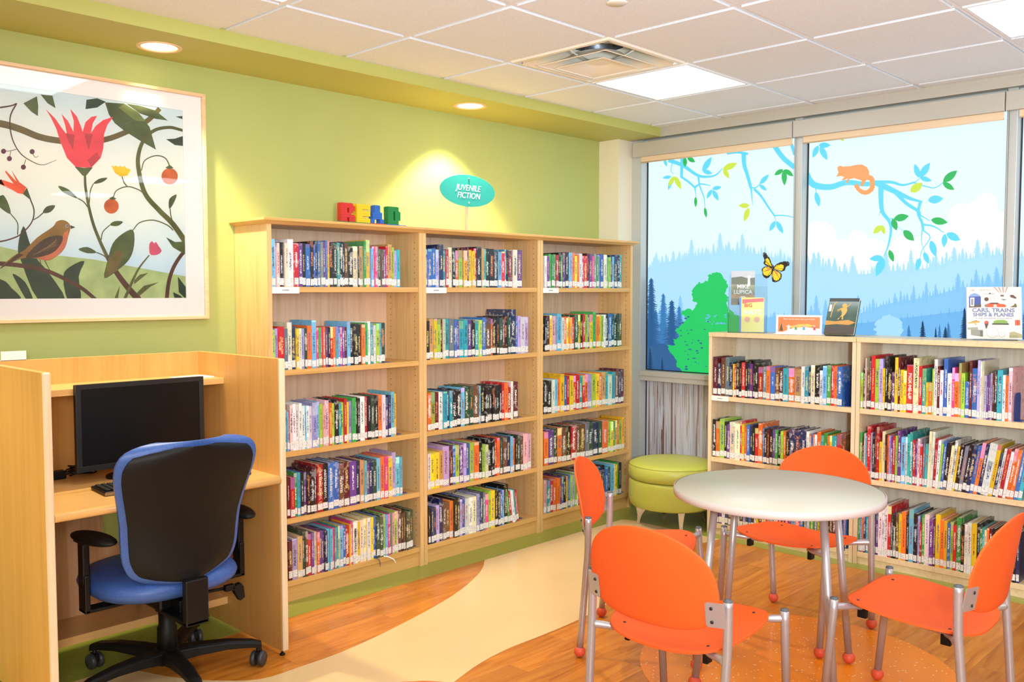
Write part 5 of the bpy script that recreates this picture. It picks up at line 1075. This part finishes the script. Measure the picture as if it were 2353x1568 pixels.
# ================================================================ orange chairs (local: x forward, y left)
def seat_z(x, y): return .397+.080*x+.021*(y/.2)**2-.008*math.cos(x*9)
def make_chair(label):
    t = thing('stacking_chair', label, 'chair', (0, 0, 0), 0, 'orange stacking chairs around the round table')
    bm = bm_new(); n, m = 64, 9; L = [[], []]
    def pt(r_, a, dz):
        e = 3.6; x = r_*.212*math.copysign(abs(math.cos(a))**(2/e), math.cos(a))-.014; y = r_*.224*math.copysign(abs(math.sin(a))**(2/e), math.sin(a))
        y *= 1-0.10*(x/.195)*(-1)*0.4
        return (x, y, seat_z(x, y)+dz)
    tops = []; bots = []
    RS = [.13, .26, .39, .52, .65, .78, .9, .985, 1.0]
    for i in range(1, m+1):
        r_ = RS[i-1]
        tops.append([bm.verts.new(pt(r_, 2*math.pi*k/n, .004 if i < m else .0032)) for k in range(n)]); bots.append([bm.verts.new(pt(r_, 2*math.pi*k/n, -.004 if i < m else -.0032)) for k in range(n)])
    ct = bm.verts.new(pt(0, 0, .004)); cb_ = bm.verts.new(pt(0, 0, -.004))
    for k in range(n):
        bm.faces.new([ct, tops[0][k], tops[0][(k+1) % n]]).smooth = True; bm.faces.new([cb_, bots[0][(k+1) % n], bots[0][k]]).smooth = True
        for i in range(m-1):
            bm.faces.new([tops[i][k], tops[i+1][k], tops[i+1][(k+1) % n], tops[i][(k+1) % n]]).smooth = True; bm.faces.new([bots[i][k], bots[i][(k+1) % n], bots[i+1][(k+1) % n], bots[i+1][k]]).smooth = True
        bm.faces.new([tops[-1][k], bots[-1][k], bots[-1][(k+1) % n], tops[-1][(k+1) % n]])
    for sx in (-1, 1):
        for sy in (-1, 1): lathe(bm, [(0, 0), (.0055, 0), (.0045, .0015), (0, .002)], (sx*.148, sy*.152, seat_z(sx*.148, sy*.152)+.0042), 12, 1)
    obj('seat', bm, [M_orange, M_ink], t)
    # backrest: half-ellipse shell, bowed and reclined
    O = [(0, .462), (.06, .463), (.12, .468), (.17, .480), (.20, .498), (.218, .525), (.2265, .56), (.227, .60), (.220, .64), (.203, .68), (.177, .708), (.138, .735), (.088, .754), (.03, .765)]
    half = [(p.x, p.y) for p in smooth_path([(a, b, 0) for a, b in O]+[(0, .766, 0)], 3)]
    out = half+[(-a, b) for a, b in half[-2:0:-1]]
    def bp(l, z, dx):
        return (-.212-.042*(1-(l/.227)**2)-.16*(z-.50)+dx, l, z)
    bm = bm_new(); cz = .60; F_, B_ = [], []; nb = len(out); m = 8
    for i in range(1, m+1):
        k = [.15, .3, .45, .6, .75, .88, .985, 1.0][i-1]; e = .0038 if i < m else .0030
        F_.append([bm.verts.new(bp(l*k, cz+(z-cz)*k, e)) for l, z in out]); B_.append([bm.verts.new(bp(l*k, cz+(z-cz)*k, -e)) for l, z in out])
    c1 = bm.verts.new(bp(0, cz, .0038)); c2 = bm.verts.new(bp(0, cz, -.0038))
    for k in range(nb):
        k2 = (k+1) % nb
        bm.faces.new([c1, F_[0][k], F_[0][k2]]).smooth = True; bm.faces.new([c2, B_[0][k2], B_[0][k]]).smooth = True
        for i in range(m-1):
            bm.faces.new([F_[i][k], F_[i+1][k], F_[i+1][k2], F_[i][k2]]).smooth = True; bm.faces.new([B_[i][k], B_[i][k2], B_[i+1][k2], B_[i+1][k]]).smooth = True
        bm.faces.new([F_[-1][k], B_[-1][k], B_[-1][k2], F_[-1][k2]])
    obj('backrest', bm, [M_orange], t)
    for s in (-1, 1):
        # mounting plate between post and shell
        bm = bm_new(); pr = [(.195, .492), (.190, .497), (.190, .562), (.196, .568), (.244, .568), (.244, .492)]
        prism(bm, [(s*a, b) for a, b in pr], lambda u, v, w_: Vector(bp(u, v, -.0045-w_)), .0025)
        for z in (.508, .550): lathe(bm, [(0, 0), (.0055, 0), (.005, .002), (0, .0025)], M=Matrix.Translation(bp(s*.207, z, -.0068)) @ Matrix.Rotation(R(-90), 4, 'Y'), seg=12, mi=1)
        obj('back_bracket', bm, [M_silver, M_ink], t)
        for nm in ('rear', 'front'):
            P = [(-.199, s*.243, .569), (-.199, s*.243, .50), (-.201, s*.243, .42), (-.206, s*.242, .36), (-.233, s*.237, .030)] if nm == 'rear' else [(.193, s*.237, .438), (.195, s*.237, .40), (.229, s*.235, .030)]
            bm = bm_new(); tube(bm, smooth_path(P, 4) if nm == 'rear' else P, .0138, 18)
            zc = P[0]; lathe(bm, [(.0132, 0), (.0138, .002), (.0125, .0055), (.007, .0058), (.0065, .0075), (0, .0078)], (zc[0], zc[1], zc[2]-.0005), 18, 1)
            lg = obj('leg', bm, [M_silver, M_cap], t)
            bm = bm_new(); f_ = P[-1]; bmesh.ops.create_uvsphere(bm, u_segments=20, v_segments=14, radius=.0228, matrix=Matrix.Translation((f_[0], f_[1], .0228+.0013))); obj('ball_foot', bm, [M_ball], lg, smooth=True)
        bm = bm_new(); P = [(.194, s*.232, .411), (.178, s*.205, .408)]+[(x, s*y, seat_z(x, y)-.0165) for x, y in ((.145, .150), (.09, .112), (0, .100), (-.09, .112), (-.145, .150))]+[(-.182, s*.208, .386), (-.202, s*.238, .388)]
        tube(bm, smooth_path(P, 4), [.0125]*5+[.0112]*(4*(len(P)-1)-9)+[.0125]*5, 16); sr = obj('seat_rail', bm, [M_silver], t)
        for x in (.135, -.135):
            zz = seat_z(x, .142)-.052
            bm = bm_new(); box(bm, x-.016, x+.016, s*.142-.009, s*.142+.009, zz, zz+.034, bev=.003); obj('stacking_glide', bm, [M_black], sr)
    return t
def copy_tree(o, parent=None):
    c = o.copy(); COL.objects.link(c)
    if parent: c.parent = parent; c.matrix_parent_inverse = o.matrix_parent_inverse.copy()
    for ch in list(o.children): copy_tree(ch, c)
    return c
ch0 = make_chair('orange chair nearest the camera, seen from behind its backrest')
CHS = [(.549, -2.376, .044, None), (1.148, -1.778, -1.087, 'orange chair facing the table with its back to the tall bookcases'), (1.726, -2.154, -3.178, 'orange chair between the round table and the low bookcases'), (1.210, -2.862, 1.576, 'orange chair seen side-on at the right of the table'), (-0.722, -2.510, R(50), 'orange chair of which only the top shows at the bottom photo edge')]
for k, (x, y, a, lab) in enumerate(CHS):
    c = ch0 if k == 0 else copy_tree(ch0)
    c.location = (x, y, 0); c.rotation_euler = (0, 0, a)
    if lab: c['label'] = lab

# ================================================================ ottoman
ot = thing('ottoman', 'round lime green vinyl ottoman with polished metal legs', 'ottoman', (2.885, -0.735, 0), R(8))
def seam_lathe(bm, prof): lathe(bm, prof, seg=64)
bm = bm_new(); seam_lathe(bm, [(.0, .118), (.225, .118), (.255, .122), (.268, .135), (.274, .17), (.276, .22), (.274, .27), (.268, .288), (.255, .294), (.0, .294)]); obj('ottoman_body', bm, [M_lime], ot)
bm = bm_new(); seam_lathe(bm, [(.0, .2945), (.262, .2945), (.275, .304), (.279, .335), (.276, .366), (.268, .380), (.2665, .3815), (.262, .388), (.235, .399), (.15, .408), (.0, .411)]); ld = obj('ottoman_lid', bm, [M_lime], ot)
bm = bm_new(); n = 64; tube(bm, [(.2685*math.cos(2*math.pi*k/n), .2685*math.sin(2*math.pi*k/n), .3825) for k in range(n+1)], .0028, 8); obj('piping', bm, [M_lime], ld)
for k in range(4):
    a = R(40+90*k); bm = bm_new(); secs = []
    d_ = Vector((math.cos(a), math.sin(a), 0)); n_ = Vector((-d_.y, d_.x, 0))
    for z, r0, r1, hw in ((.117, .15, .235, .022), (.09, .175, .232, .018), (.06, .195, .226, .015), (.03, .205, .226, .012), (.0015, .210, .230, .011)):
        secs.append([bm.verts.new(d_*r0+n_*-hw+Vector((0, 0, z))), bm.verts.new(d_*r1+n_*-hw+Vector((0, 0, z))), bm.verts.new(d_*r1+n_*hw+Vector((0, 0, z))), bm.verts.new(d_*r0+n_*hw+Vector((0, 0, z)))])
    for i in range(4):
        for j in range(4): bm.faces.new([secs[i][j], secs[i][(j+1) % 4], secs[i+1][(j+1) % 4], secs[i+1][j]])
    bm.faces.new(secs[0]); bm.faces.new(secs[-1]); obj('leg', bm, [M_chrome], ot, bevel=.002)

# ================================================================ display on the low bookcases (local: x right as seen, y away, z up)
Z1 = LZ+0.0004
def facing(loc, rotz, name, lab, cat, group=None): return thing(name, lab, cat, loc, rotz, group)
def book3(name, lab, w_, h, th, M, cov, spinecol):
    o = thing(name, lab, 'book'); o.matrix_world = M
    bm = bm_new(); box(bm, -w_/2, w_/2, 0, .002, 0, h); box(bm, -w_/2, w_/2, th-.002, th, 0, h); box(bm, -w_/2, -w_/2+.003, .002, th-.002, 0, h); c = obj('book_cover', bm, [cov] if not isinstance(cov, list) else cov, o)
    bm = bm_new(); box(bm, -w_/2+.0035, w_/2-.004, .0025, th-.0025, .004, h-.004); obj('page_block', bm, [M_pages], o)
    return o, c
HA = R(-61.6); HM = Matrix.Translation((2.965, -1.205, Z1)) @ Matrix.Rotation(HA, 4, 'Z')
hd = thing('acrylic_book_holder', 'clear acrylic tiered holder displaying two books beside the butterfly', 'book holder'); hd.matrix_world = HM
bm = bm_new()
box(bm, -.112, .112, -.055, .075, 0, .003); 
for y, h in ((.072, .35), (.028, .275), (-.055, .215)): box(bm, -.112, .112, y, y+.003, .003, h if y > 0 else .10)
for s in (-1, 1):
    box(bm, s*.112-.0015, s*.112+.0015, -.055, .03, .003, .215); box(bm, s*.112-.0015, s*.112+.0015, .03, .075, .003, .275)
box(bm, -.112, .112, .0285, .072, .10, .103)
obj('holder_panels', bm, [M_acrylic], hd)
Mb1 = pmat('field_photo_cover', '#8D8560', .3, coat=.5, noise=.35, nscale=25)
o, c = book3('display_book', 'book standing in the top tier of the clear acrylic holder', .138, .205, .018, HM @ Matrix.Translation((-.030, .045, .1645)) @ Matrix.Rotation(R(-4), 4, 'X'), Mb1, None); o['group'] = 'books displayed on the low bookcase'
def patch(parent, poly, col, y, name='cover_art', rough=.35):
    bm = bm_new(); prism(bm, poly, lambda u, v, w_: Vector((u, y-w_*-1, v)), .00015); return obj(name, bm, [pmat(name+'_'+col.strip('#').lower(), col, rough)], parent)
patch(c, [(-.069, .150), (.069, .150), (.069, .205), (-.069, .205)], '#B7B9BE', -.0002); patch(c, [(-.069, .125), (.069, .120), (.069, .165), (.03, .160), (-.01, .172), (-.069, .165)], '#555A3A', -.0004); patch(c, [(-.069, .040), (.069, .040), (.069, .062), (-.069, .062)], '#C89468', -.0005)
patch(c, circ(0.0, .028, .026, 30), '#E9E0CC', -.0007); patch(c, [(-.004+.03, .115), (.012+.03, .115), (.010+.03, .165), (-.002+.03, .165)], '#E4E2DC', -.0007); patch(c, circ(.035, .170, .008, 14), '#D9D3C6', -.0008)
text('cover_title', 'MIKE\nLUPICA', .033, TOLEFT((0, -.0010, .093)), M_white, c, bold=.001); text('cover_title', 'THE ONLY GAME', .010, TOLEFT((0, -.0010, .055)), pmat('rust_ink', '#8C4A26', .5), c)
Mb2 = pmat('yellow_cartoon_cover', '#F0D92A', .3, coat=.5)
o, c = book3('display_book', 'yellow book in the front tier of the clear acrylic holder', .142, .205, .022, HM @ Matrix.Translation((.024, -.048, .0042)) @ Matrix.Rotation(R(-3), 4, 'X'), Mb2, None); o['group'] = 'books displayed on the low bookcase'
patch(c, [(-.0725, 0), (-.060, 0), (-.060, .205), (-.0725, .205)], '#3D6FB5', -.0002); patch(c, [(-.055, .178), (.068, .192), (.068, .203), (0.0, .197), (-.055, .195)], '#D8392B', -.0003); patch(c, [(-.055, .168), (-.02, .175), (.068, .180), (.068, .192), (-.055, .178)], '#D8392B', -.0004)
text('cover_title', 'BIG', .030, TOLEFT((-.02, -.0008, .158)), pmat('red_title_ink', '#D2402C', .5), c, bold=.001); text('cover_title', 'NATE', .040, TOLEFT((.004, -.0008, .118)), pmat('pale_title_ink', '#BFD6E6', .5), c, bold=.001)
for x in (-.025, .03): patch(c, circ(x, .075, .017, 20), '#E9A77C', -.0007)
# butterfly cut-out
def bf(u, v):
    p = onpl(1660+u/7.127, 570+v/7.127, 0, 3.012); return (p.y, p.z)
bt = thing('butterfly_cutout', 'yellow and black butterfly cut-out perched on the acrylic holder', 'butterfly decoration', (3.012, -1.36, 1.60))
def bpoly(bm, poly, x0, th, mi):
    pts = [bf(*p) for p in poly]; prism(bm, pts, lambda u, v, w_: Vector((x0+w_-3.012, u+1.36, v-1.60)), th, mi)
W4 = [[(665, 85), (690, 70), (720, 90), (740, 130), (775, 170), (800, 240), (830, 300), (815, 330), (760, 310), (700, 285), (670, 250), (690, 200), (665, 130)],
      [(815, 330), (760, 305), (700, 300), (655, 330), (637, 360), (655, 400), (650, 430), (680, 480), (720, 500), (760, 485), (800, 430), (818, 370)],
      [(835, 320), (880, 270), (930, 240), (1000, 220), (1070, 220), (1098, 245), (1090, 290), (1040, 310), (1020, 370), (970, 390), (900, 370), (840, 350)],
      [(822, 355), (880, 365), (940, 395), (972, 430), (965, 500), (930, 540), (870, 565), (820, 555), (808, 500), (808, 420)]]
Y4 = [[(700, 190), (740, 165), (775, 210), (815, 305), (760, 290), (700, 255), (712, 225)], [(808, 345), (760, 312), (705, 312), (668, 345), (660, 390), (680, 440), (740, 462), (790, 430), (808, 380)],
      [(850, 325), (890, 285), (960, 265), (1005, 290), (1000, 340), (970, 375), (910, 362), (855, 345)], [(825, 375), (880, 380), (935, 405), (955, 450), (940, 500), (890, 540), (840, 520), (815, 460)]]
O4 = [[(805, 352), (760, 318), (725, 322), (740, 345), (700, 372), (740, 380)], [(845, 365), (885, 375), (915, 420), (912, 455), (880, 430), (860, 400)]]
Myb = pmat('butterfly_yellow', '#F2CE33', .5); Mob = pmat('butterfly_peach', '#E89A5C', .5)
for k in range(4):
    bm = bm_new(); bpoly(bm, W4[k], 3.012, .0015, 0); bpoly(bm, Y4[k], 3.0113, .0006, 1)
    if k in (1, 3): bpoly(bm, O4[0 if k == 1 else 1], 3.0109, .0004, 2)
    rx_, ry_ = 825, 345
    for p in Y4[k][::2]:
        st = stroke([(rx_, ry_), ((rx_+p[0])/2, (ry_+p[1])/2), p], 3, 5, 2); bpoly(bm, st, 3.0106, .0003, 0)
    for q in range(7):
        a = W4[k][q % len(W4[k])]; cxx = a[0]*.93+rx_*.07; cyy = a[1]*.93+ry_*.07; bpoly(bm, circ(cxx, cyy, 4, 8), 3.0104, .0003, 3)
    obj('wing', bm, [M_ink, Myb, Mob, M_white], bt)
bm = bm_new(); pts = [bf(842, 285), bf(838, 310), bf(828, 350), bf(815, 400), bf(803, 430)]
tube(bm, [Vector((-.003, u+1.36, v-1.60)) for u, v in pts], [.0015, .003, .004, .003, .001], 10); obj('butterfly_body', bm, [M_ink], bt, smooth=True)
# little winter sign
cs = thing('framed_card', 'small orange winter card in a white frame between the displayed books', 'sign'); cs.matrix_world = Matrix.Translation((2.885, -1.572, Z1)) @ Matrix.Rotation(R(-70), 4, 'Z') @ Matrix.Rotation(R(-6), 4, 'X')
bm = bm_new(); box(bm, -.125, .125, .0, .006, .004, .112); box(bm, -.135, .135, -.012, .02, .0, .004); obj('card_frame', bm, [pmat('white_card_frame', '#EFE6E2', .4)], cs, bevel=.0006)
bm = bm_new(); box(bm, -.113, .113, -.0006, 0, .016, .101); pc = obj('printed_card', bm, [pmat('orange_card', '#E8783A', .4)], cs)
patch(pc, [(-.085, .017), (.113, .017), (.113, .036), (.04, .044), (-.03, .038)], '#EDE3DC', -.0009); patch(pc, [(-.06, .044), (0, .06), (.05, .062), (.09, .05), (.04, .044), (-.03, .038)], '#F2B84A', -.0011)
patch(pc, [(-.105, .022), (-.085, .022), (-.095, .066)], '#4A4B2A', -.0013)
text('card_lettering', 'Warm up this winter with a good book!', .0105, TOLEFT((0, -.0008, .089)), M_white, pc)
for x, c1_, c2_ in ((-.055, '#F4EEEC', '#E9C3B6'), (-.015, '#4E9A5A', '#E7A58B'), (.028, '#4F8FC2', '#E7A58B'), (.085, '#C7332F', '#E7A58B')):
    patch(pc, [(x-.007, .028), (x+.007, .028), (x+.005, .044), (x-.005, .044)], c1_, -.0015); patch(pc, circ(x, .050, .0065, 14), c2_, -.0017)
    for s in (-1, 1): patch(pc, [(x+s*.004, .040), (x+s*.014, .050), (x+s*.013, .052), (x+s*.003, .043)], c1_, -.0016)
# leaning book on a wire easel
LB = Matrix.Translation((2.905, -1.795, Z1+.011)) @ Matrix.Rotation(R(-86), 4, 'Z') @ Matrix.Rotation(R(-24), 4, 'X')
o, c = book3('display_book', 'dark green book with a golden dancing figure leaning on a stand', .165, .215, .026, LB, pmat('dark_green_cover', '#2B4A3A', .25, coat=.6, noise=.3, nscale=14), None); o['group'] = 'books displayed on the low bookcase'
gd = '#D9A441'
patch(c, [(-.0825, 0), (.0825, 0), (.0825, .045), (.03, .055), (-.03, .045), (-.0825, .05)], '#4A4038', -.0003); patch(c, [(-.0825, .052), (-.02, .058), (.05, .055), (.0825, .07), (.04, .085), (-.03, .075), (-.0825, .08)], '#C98F3C', -.0004)
patch(c, [(-.0825, .195), (.0825, .195), (.0825, .215), (-.0825, .215)], '#1E1C1A', -.0004)
patch(c, sm([(-.02, .088), (-.005, .105), (.0, .125), (-.008, .145), (.002, .160), (.020, .158), (.026, .140), (.020, .120), (.010, .105), (.012, .088), (.004, .088), (.002, .104), (-.008, .098), (-.012, .088)], 3), gd, -.0006); patch(c, circ(.008, .170, .013, 20), gd, -.0006)
for p in ([(-.004, .152), (-.030, .140), (-.030, .144), (-.004, .158)], [(.018, .155), (.036, .172), (.042, .186), (.038, .186), (.032, .174), (.014, .160)], [(-.004, .146), (-.028, .132), (-.028, .136), (-.004, .151)], [(-.062, .10), (-.058, .10), (-.050, .17), (-.036, .195), (-.042, .195), (-.056, .172)]): patch(c, p, gd, -.0007)
patch(c, [(-.076, .135), (-.062, .135), (-.062, .175), (-.076, .175)], '#F1ECE0', -.0008)
so_ = thing('acrylic_easel', 'clear acrylic easel holding the dark green book', 'book stand'); so_.matrix_world = Matrix.Translation((2.905, -1.795, Z1)) @ Matrix.Rotation(R(-86), 4, 'Z')
bm = bm_new(); box(bm, -.06, .06, -.028, .10, 0, .003)
for s in (-1, 1): prism(bm, [(.026, .003), (.100, .003), (.118, .170), (.112, .172)], lambda u, v, w_, s=s: Vector((s*.05+w_, u+.012, v)), .003)
box(bm, -.06, .06, -.028, -.025, .003, .022); obj('easel_panels', bm, [M_acrylic], so_)
# big picture book
BB = Matrix.Translation((3.028, -2.550, Z1+.006)) @ Matrix.Rotation(R(-63), 4, 'Z') @ Matrix.Rotation(R(-11), 4, 'X')
o, c = book3('display_book', 'large cream picture book of vehicles standing on a clear stand', .250, .266, .020, BB, pmat('cream_picture_cover', '#EFE0CE', .3, coat=.5), None); o['group'] = 'books displayed on the low bookcase'
def V(u, v): return ((u-890)/1070*.250, (1360-v)/1160*.266)   # cover coordinates
def vp(poly, col, k): patch(c, [V(*p) for p in poly], col, -.0003-.0001*k)
nv_ = pmat('slate_title_ink', '#6F7BA6', .5)
for s_, u, v, sz in (('CARS, TRAINS', 890, 725, .0275), ('SHIPS & PLANES', 890, 825, .0250)):
    x, z = V(u, v); text('cover_title', s_, sz, TOLEFT((x-.004, -.0012, z)), nv_, c, bold=.0009, sx=1.12 if 'C' in s_[:1] else 1.06)
x, z = V(880, 900); text('cover_title', 'A visual encyclopedia of every vehicle', .0100, TOLEFT((x, -.0012, z)), nv_, c, sx=1.08)
x, z = V(715, 275); text('cover_title', 'SMITH', .0125, TOLEFT((x, -.0012, z)), pmat('faint_ink', '#A99A94', .5), c, sx=1.5); x, z = V(480, 275); text('cover_title', 'DK', .0105, TOLEFT((x, -.0012, z)), pmat('red_logo_ink', '#C24A3C', .5), c)
vp([(400, 420), (430, 370), (510, 335), (590, 370), (635, 420), (635, 640), (400, 660)], '#3C4E93', 0); vp([(405, 420), (440, 360), (510, 335), (580, 360), (630, 410)], '#7F9AC6', 1); vp([(425, 440), (510, 440), (500, 635), (425, 635)], '#EFE6D4', 2); vp([(440, 465), (490, 465), (485, 610), (440, 610)], '#8B8A8A', 3); vp([(400, 610), (640, 590), (640, 655), (400, 665)], '#5A4A44', 1)
for k in range(7): vp([(890+k*42, 205), (911+k*42, 205), (1050+(k-3)*18+9, 330), (1050+(k-3)*18, 330)], '#C9574A' if k % 2 == 0 else '#F2DCC8', 1)
vp([(1015, 375), (1085, 375), (1080, 415), (1020, 415)], '#7A5148', 1)
vp(circ(745, 475, 45, 18), '#5A3B30', 1); vp(circ(870, 475, 45, 18), '#B8A294', 1); vp(circ(870, 475, 36, 18), '#EFE0CE', 2); vp([(700, 355), (900, 352), (900, 362), (700, 362)], '#6A5A58', 1); vp(circ(812, 345, 17, 12), '#4A4448', 2)
vp([(705, 600), (770, 575), (830, 550), (960, 550), (1010, 580), (1090, 585), (1130, 620), (1115, 650), (720, 655)], '#D2542B', 1); vp([(790, 575), (840, 553), (950, 553), (990, 578)], '#4A3A36', 2); vp(circ(912, 625, 36, 16), '#C9BDB0', 3); vp(circ(735, 620, 32, 16), '#8B7A70', 3)
vp([(1010, 470), (1150, 480), (1080, 500)], '#5A4E4A', 1); vp([(1200, 380), (1260, 375), (1330, 440), (1310, 465), (1210, 430)], '#5E4438', 1); vp([(1190, 650), (1270, 610), (1300, 560), (1330, 600), (1330, 655)], '#6B5A3A', 1)
vp([(370, 1000), (560, 960), (620, 970), (600, 1000), (380, 1022)], '#DF9530', 1); vp([(430, 975), (545, 948), (560, 960), (440, 980)], '#6A4A30', 2); vp([(520, 1010), (560, 1055), (530, 1055), (500, 1020)], '#DF9530', 1)
vp(circ(740, 1000, 45, 20), '#C8503F', 1); vp([(700, 1020), (780, 1020), (745, 1130), (725, 1130)], '#5A3A34', 2); vp([(880, 960), (960, 935), (1080, 935), (1140, 960), (1165, 1030), (870, 1030)], '#7FA044', 1); vp([(845, 1010), (1175, 1010), (1170, 1045), (850, 1045)], '#4A453A', 2); vp([(1290, 935), (1390, 935), (1390, 1055), (1290, 1055)], '#CE5A40', 1); vp([(1335, 935), (1345, 935), (1345, 1055), (1335, 1055)], '#7E3A30', 2)
vp([(365, 1110), (570, 1100), (575, 1160), (370, 1160)], '#9A9484', 1); vp([(430, 1160), (670, 1160), (670, 1310), (430, 1280)], '#8E8878', 1); vp([(610, 1180), (670, 1170), (665, 1310), (615, 1310)], '#6A6054', 2)
for cx_, cy_, r_ in ((850, 1215, 118), (1035, 1265, 60)): vp(circ(cx_, cy_, r_, 36), '#B98A86', 1); vp(circ(cx_, cy_, r_-7, 36), '#EFE0CE', 2)
vp([(1180, 1210), (1270, 1190), (1420, 1250), (1430, 1330), (1180, 1330)], '#A89A6E', 1)
vs_ = thing('acrylic_easel', 'clear acrylic stand under the large vehicle picture book', 'book stand'); vs_.matrix_world = Matrix.Translation((3.028, -2.550, Z1)) @ Matrix.Rotation(R(-63), 4, 'Z')
bm = bm_new(); box(bm, -.10, .10, -.03, .10, 0, .003); box(bm, -.10, .10, -.03, -.027, .003, .026); prism(bm, [(.024, .003), (.095, .003), (.078, .17), (.072, .17)], lambda u, v, w_: Vector((-.03+w_, u, v)), .06); obj('easel_panels', bm, [M_acrylic], vs_)
